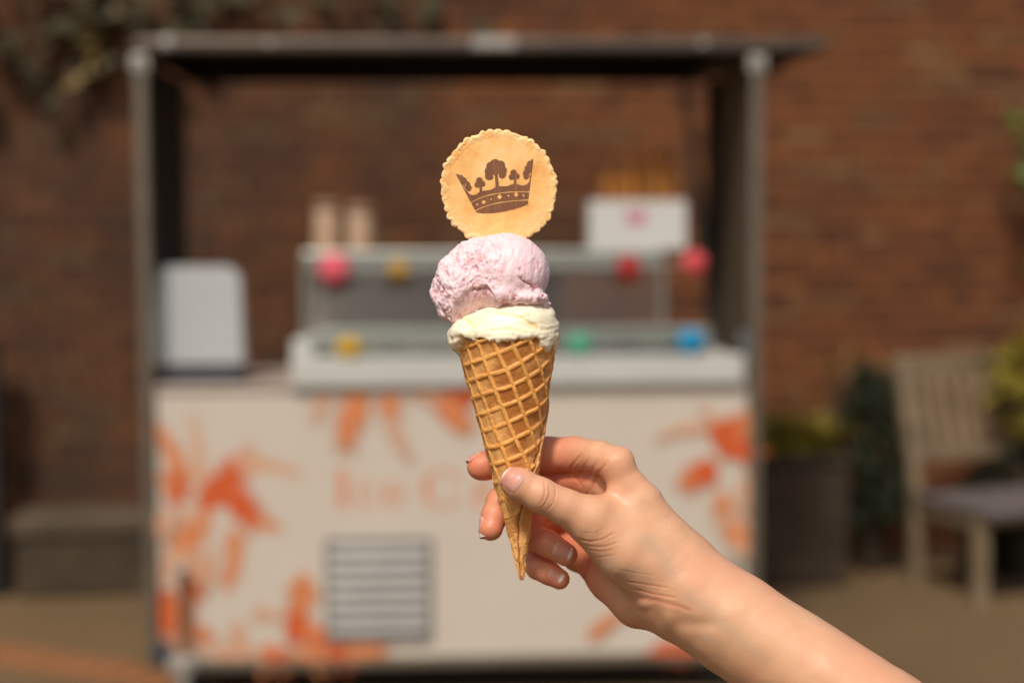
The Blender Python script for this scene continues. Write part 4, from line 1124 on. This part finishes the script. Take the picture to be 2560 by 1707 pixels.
# thumb
hb.chain([(1287, 1205, 84, 38), (1300, 1212, 88, 41), (1350, 1238, 88, 44), (1415, 1268, 76, 46), (1482, 1303, 58, 64), (1570, 1380, 38, 80), (1655, 1432, 8, 100)], 14, 60, (1540, 1290, 30, 120))
# fingers
hb.chain([(1546, 1158, 22, 36), (1500, 1142, -20, 40), (1440, 1136, -85, 43), (1370, 1137, -112, 44), (1290, 1150, -118, 41), (1215, 1163, -108, 35), (1200, 1167, -104, 33)], 6, 34, (1530, 1160, 0, 70))
hb.chain([(1512, 1205, -70, 40), (1385, 1198, -160, 41), (1285, 1222, -150, 38), (1250, 1254, -95, 34), (1236, 1290, -62, 33), (1228, 1322, -45, 30)], 5, 30, (1510, 1210, -70, 70))
hb.chain([(1482, 1280, -135, 38), (1372, 1288, -180, 37), (1325, 1318, -140, 35), (1330, 1342, -85, 34), (1370, 1358, -58, 33), (1415, 1385, -48, 29)], 4, 30, (1482, 1285, -135, 60))
hb.chain([(1462, 1372, -165, 34), (1372, 1372, -205, 32), (1335, 1398, -150, 30), (1345, 1418, -108, 29), (1372, 1432, -90, 28), (1398, 1447, -84, 25)], 4, 26, (1462, 1372, -165, 55))
V, Q, nr = hb.mesh(3)
# cut the hidden end far outside the frame is left closed by the field edge
# subdivide once for the creases
def subdiv(V, Q, nr):
    E = np.sort(np.concatenate([Q[:, [k, (k + 1) % 4]] for k in range(4)]), axis=1)
    ue, inv = np.unique(E, axis=0, return_inverse=True); inv = inv.reshape(-1); nq = len(Q); n0 = len(V)
    em_ = V[ue].mean(1); fm = V[Q].mean(1); nV = np.concatenate([V, em_, fm])
    ei = [n0 + inv[k * nq:(k + 1) * nq] for k in range(4)]; fi = n0 + len(ue) + np.arange(nq)
    return nV, np.concatenate([np.stack([Q[:, k], ei[k], fi, ei[(k + 3) % 4]], 1) for k in range(4)])
def largest(V, Q):
    lab = np.arange(len(V))
    while True:
        m_ = lab[Q].min(1); new = lab.copy()
        for k in range(4): np.minimum.at(new, Q[:, k], m_)
        new = new[new]
        if (new == lab).all(): break
        lab = new
    u, c = np.unique(lab, return_counts=True); keep = lab == u[np.argmax(c)]
    mp_ = np.cumsum(keep) - 1
    return V[keep], mp_[Q[keep[Q[:, 0]]]], nr[keep]
V, Q, nr = largest(V, Q)
V, Q = subdiv(V, Q, nr)
g = hb.grad(V); V = V - g * (hb.sample(V) / np.maximum((g * g).sum(1), .2))[:, None]
g = hb.grad(V); nr = g / np.maximum(np.linalg.norm(g, axis=1), 1e-6)[:, None]
# nearest surface towards the camera, to keep creases on the side the camera sees
ins = hb.F < 0; zfront = np.where(ins.any(2), hb.ax[2][ins.shape[2] - 1 - np.argmax(ins[:, :, ::-1], axis=2)], -1e3)
gi = np.clip(((V[:, 0] - hb.lo[0]) / hb.h).round().astype(int), 0, zfront.shape[0] - 1); gj = np.clip(((V[:, 1] - hb.lo[1]) / hb.h).round().astype(int), 0, zfront.shape[1] - 1)
vis_ = (V[:, 2] > zfront[gi, gj] - 14) & (nr[:, 2] > -.1)
disp = fbm(V, .012, 2, 101) * 1.5 + fbm(V, .05, 2, 104) * .15
crs = np.zeros(len(V))
def crease(pts, depth, wdt, zlo=-1e3, zhi=1e3, puff=.35):
    global disp, crs
    depth *= .32; wdt *= .8
    d = polyd(V, pts); mk = vis_ & (V[:, 2] > zlo) & (V[:, 2] < zhi)
    ends = np.minimum(np.linalg.norm(V[:, :2] - np.array(pts[0]), axis=1), np.linalg.norm(V[:, :2] - np.array(pts[-1]), axis=1))
    tap = np.clip(ends / 12 + .15, 0, 1)
    gsn = np.exp(-(d / wdt) ** 2) * mk * tap
    disp -= depth * gsn; disp += depth * puff * np.exp(-((d - wdt * 2.1) / (wdt * 1.2)) ** 2) * mk * tap
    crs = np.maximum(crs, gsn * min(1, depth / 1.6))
for pts in ([(800, 530), (812, 610), (790, 690), (765, 730)], [(842, 565), (852, 640), (810, 730), (772, 765)], [(893, 570), (906, 640), (880, 725), (830, 785)]):
    crease([c3(*q) for q in pts], 3.4, 2.6, 30)
for pts, dp, wv_ in (([(1130, 290), (1060, 380), (1010, 440)], 4, 4), ([(1195, 330), (1120, 450), (1040, 520)], 2.6, 4), ([(1265, 350), (1200, 470), (1110, 570)], 2.6, 4), ([(1345, 365), (1265, 470), (1205, 610)], 4.5, 5), ([(1060, 480), (1110, 540), (1150, 600)], 2.2, 4), ([(1310, 330), (1280, 400)], 2, 4)):
    crease([c3(*q) for q in pts], dp, wv_, -160, 80)
for pts, dp, wv_ in (([(1080, 1030), (1200, 1058), (1310, 1040), (1420, 975)], 3.0, 3.4), ([(1120, 1085), (1250, 1105), (1340, 1098), (1450, 1060)], 2.4, 3.2), ([(1150, 1120), (1290, 1145), (1400, 1130)], 1.6, 3), ([(1180, 1190), (1300, 1195), (1420, 1170)], 1.4, 3), ([(1110, 980), (1240, 985), (1330, 940)], 1.2, 3)):
    crease([c3(*q) for q in pts], dp, wv_, 0)
for pts, dp, wv_ in (([(380, 590), (500, 612), (640, 632)], 2.2, 3.2), ([(420, 635), (540, 668), (680, 690)], 2.6, 3.6), ([(450, 690), (560, 705), (680, 735), (770, 765)], 2.6, 6), ([(330, 520), (450, 545), (560, 560)], 1.2, 3)):
    crease([c4(*q) for q in pts], dp, wv_, -150)
crease([c3(1215, 1195), c3(1165, 1310), c3(1150, 1410)], 5, 4, -330, -40)
# the hollow and tendon at the wrist
for (cx, cy, rx, ry, a_) in ((1612, 1512, 18, 12, 4), (1640, 1545, 16, 30, -5), (1672, 1550, 14, 26, 4), (1740, 1560, 60, 18, -4), (1560, 1420, 50, 30, 3)):
    disp += a_ * np.exp(-(((V[:, 0] - cx) / rx) ** 2 + ((V[:, 1] - cy) / ry) ** 2)) * vis_
# knuckle
disp += 5 * np.exp(-(np.linalg.norm(V - np.array((1568, 1132, 15)), axis=1) / 26) ** 2)
V = V + nr * disp[:, None]
tips = np.array([(1275, 1200, 95), (1195, 1168, -100), (1228, 1320, -40), (1420, 1390, -40), (1400, 1450, -70), (1420, 1180, -120), (1360, 1345, -60), (1380, 1250, -150)])
flush = np.max(np.exp(-(np.linalg.norm(V[:, None] - tips[None], axis=2) / np.array([38, 60, 70, 50, 50, 90, 60, 110])) ** 2), axis=1)
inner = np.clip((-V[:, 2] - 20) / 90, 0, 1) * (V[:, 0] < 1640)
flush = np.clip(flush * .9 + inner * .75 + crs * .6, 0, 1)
vein = np.zeros(len(V))
for pts, wv_, a_ in (([c4(500, 350), c4(600, 440), c4(650, 540)], 22, .45), ([c4(300, 500), c4(380, 540), c4(470, 560)], 22, .45), ([c4(760, 680), c4(900, 790), c4(1050, 930), c4(1200, 1050)], 20, .45), ([c4(760, 800), c4(860, 900), c4(960, 1000)], 12, .25), ([c4(640, 560), c4(760, 690)], 16, .2)):
    vein = np.maximum(vein, a_ * np.exp(-(polyd(V, pts) / wv_) ** 2) * vis_)
sm, t, p = new_mat('skin'); oc = coords(t)
b1 = mix(t, ramp(t, noise(t, 70, 5, .6, oc), [(.3, (0, 0, 0)), (.7, (1, 1, 1))]), (.60, .32, .175), (.66, .375, .22))
b1 = mix(t, ramp(t, noise(t, 260, 3, .6, oc), [(.5, (0, 0, 0)), (.85, (.22, .22, .22))]), b1, (.66, .29, .17))
b1 = mix(t, ramp(t, noise(t, 28, 4, .6, oc), [(.42, (0, 0, 0)), (.68, (.75, .75, .75))]), b1, (.655, .305, .175))
b1 = mix(t, attr(t, 'vein'), b1, (.44, .31, .205))
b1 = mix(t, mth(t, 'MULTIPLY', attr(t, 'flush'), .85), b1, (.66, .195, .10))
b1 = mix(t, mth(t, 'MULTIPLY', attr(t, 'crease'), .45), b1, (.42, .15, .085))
t.links.new(b1, p.inputs['Base Color'])
t.links.new(ramp(t, noise(t, 180, 4, .7, oc), [(.3, (.36,) * 3), (.7, (.58,) * 3)]), p.inputs['Roughness']); p.inputs['Specular IOR Level'].default_value = .45
p.inputs['Subsurface Weight'].default_value = .13; p.inputs['Subsurface Radius'].default_value = (1, .32, .16); p.inputs['Subsurface Scale'].default_value = .005
vo = N(t, 'ShaderNodeTexVoronoi'); vo.inputs['Scale'].default_value = 1500; t.links.new(oc, vo.inputs['Vector'])
n1 = bump(t, p, vo.outputs['Distance'], .16, .0004)
bump(t, p, noise(t, 500, 3, .6, oc), .06, .0004, n1)
horg = FG([[1690, 1442, -12]])[0]
hand = npmesh('person', FG(V), Q, sm, None, horg, True, dict(flush=flush, vein=vein, crease=crs))
fix_normals(hand)
tag(hand, 'bare forearm and hand of a person holding up the ice cream cone', 'person')
# fingernails
nm, t, p = new_mat('fingernail')
fe = attr(t, 'free'); oc = coords(t)
nc_ = mix(t, ramp(t, attr(t, 'along'), [(0, (.74, .46, .41)), (.16, (.68, .33, .28)), (.8, (.66, .30, .25))]), (.66, .32, .27), (.66, .32, .27)) if False else ramp(t, attr(t, 'along'), [(0, (.70, .42, .33)), (.2, (.64, .30, .22)), (.8, (.62, .265, .185))])
t.links.new(mix(t, fe, nc_, (.82, .68, .56)), p.inputs['Base Color'])
p.inputs['Roughness'].default_value = .33; p.inputs['Specular IOR Level'].default_value = .35; p.inputs['Subsurface Weight'].default_value = .15; p.inputs['Subsurface Radius'].default_value = (1, .4, .3); p.inputs['Subsurface Scale'].default_value = .002
def nail(c, a_, n_, ln, wdt, free, curve=.55, lift=1.5, zhit=None, over=0.0):
    n_ = np.array(n_, float); n_ /= np.linalg.norm(n_); a_ = np.array(a_, float); a_ -= n_ * (a_ @ n_); a_ /= np.linalg.norm(a_); b_ = np.cross(n_, a_)
    c = np.array(c, float)
    ts = np.arange(40, -60, -.5); smp = hb.sample(c[None] + n_[None] * ts[:, None]); k = np.argmax(smp < 0)
    c = c + n_ * ts[k]
    nu, nv_ = 26, 22; Vn, fr, al_ = [], [], []
    for thick in (0, 1):
        for i in range(nu):
            u = -1 + 2 * i / (nu - 1)
            for j in range(nv_):
                v = -1 + 2 * j / (nv_ - 1)
                # rounded cuticle end, gently rounded free edge
                wl = 1 - .10 * max(0, -u) ** 3
                uu = u * (1 - (.20 if u < 0 else .16) * v * v)
                drop = curve * (v * wdt / 2) ** 2 / (wdt / 2) + (.10 if u < 0 else .24) * (u * ln / 2) ** 2 / (ln / 2)
                edge = max(abs(v), -u) ** 6
                q0 = c + a_ * (uu * ln / 2) + b_ * (v * wl * wdt / 2); h0 = lift + 1.0 - drop - edge * 2.6
                tl = np.arange(9, -22, -.5); sm_ = hb.sample(q0[None] + n_[None] * tl[:, None])
                if (sm_ < 0).any(): h0 = max(h0, -9 if sm_[0] < 0 else tl[np.argmax(sm_ < 0)] + (.9 + lift * .8) * (1 - edge) - .5 * edge)
                Vn.append(q0 + n_ * (h0 - thick * 1.6))
                fr.append(np.clip((uu - (1 - 2 * free) - .10 * v * v) / .10, 0, 1)); al_.append((u + 1) / 2)
    F = []
    for i in range(nu - 1):
        for j in range(nv_ - 1):
            q = i * nv_ + j; F += [(q, q + 1, q + nv_ + 1, q + nv_), tuple(x_ + nu * nv_ for x_ in (q, q + nv_, q + nv_ + 1, q + 1))]
    ring_ = [j for j in range(nv_)] + [i * nv_ + nv_ - 1 for i in range(1, nu)] + [(nu - 1) * nv_ + j for j in range(nv_ - 2, -1, -1)] + [i * nv_ for i in range(nu - 2, 0, -1)]
    for a, b2 in zip(ring_, ring_[1:] + ring_[:1]): F.append((a, b2, b2 + nu * nv_, a + nu * nv_))
    o = npmesh('fingernail', FG(np.array(Vn)) - horg, F, nm, hand, smooth=True, attrs=dict(free=fr, along=al_)); fix_normals(o)
nail((1284, 1199, 110), (-.80, -.60, -.10), (-.22, -.28, .93), 58, 58, .11)
nail((1406, 1379, -30), (.93, .36, 0), (.16, -.22, .96), 50, 36, .22)
nail((1388, 1440, -70), (.88, .46, 0), (.14, -.18, .97), 43, 31, .26)
nail((1190, 1156, -104), (-.93, .30, .1), (-.50, -.78, -.36), 40, 42, .12)
nail((1216, 1320, -50), (-.16, .98, .12), (-.93, -.1, -.15), 56, 42, .28)
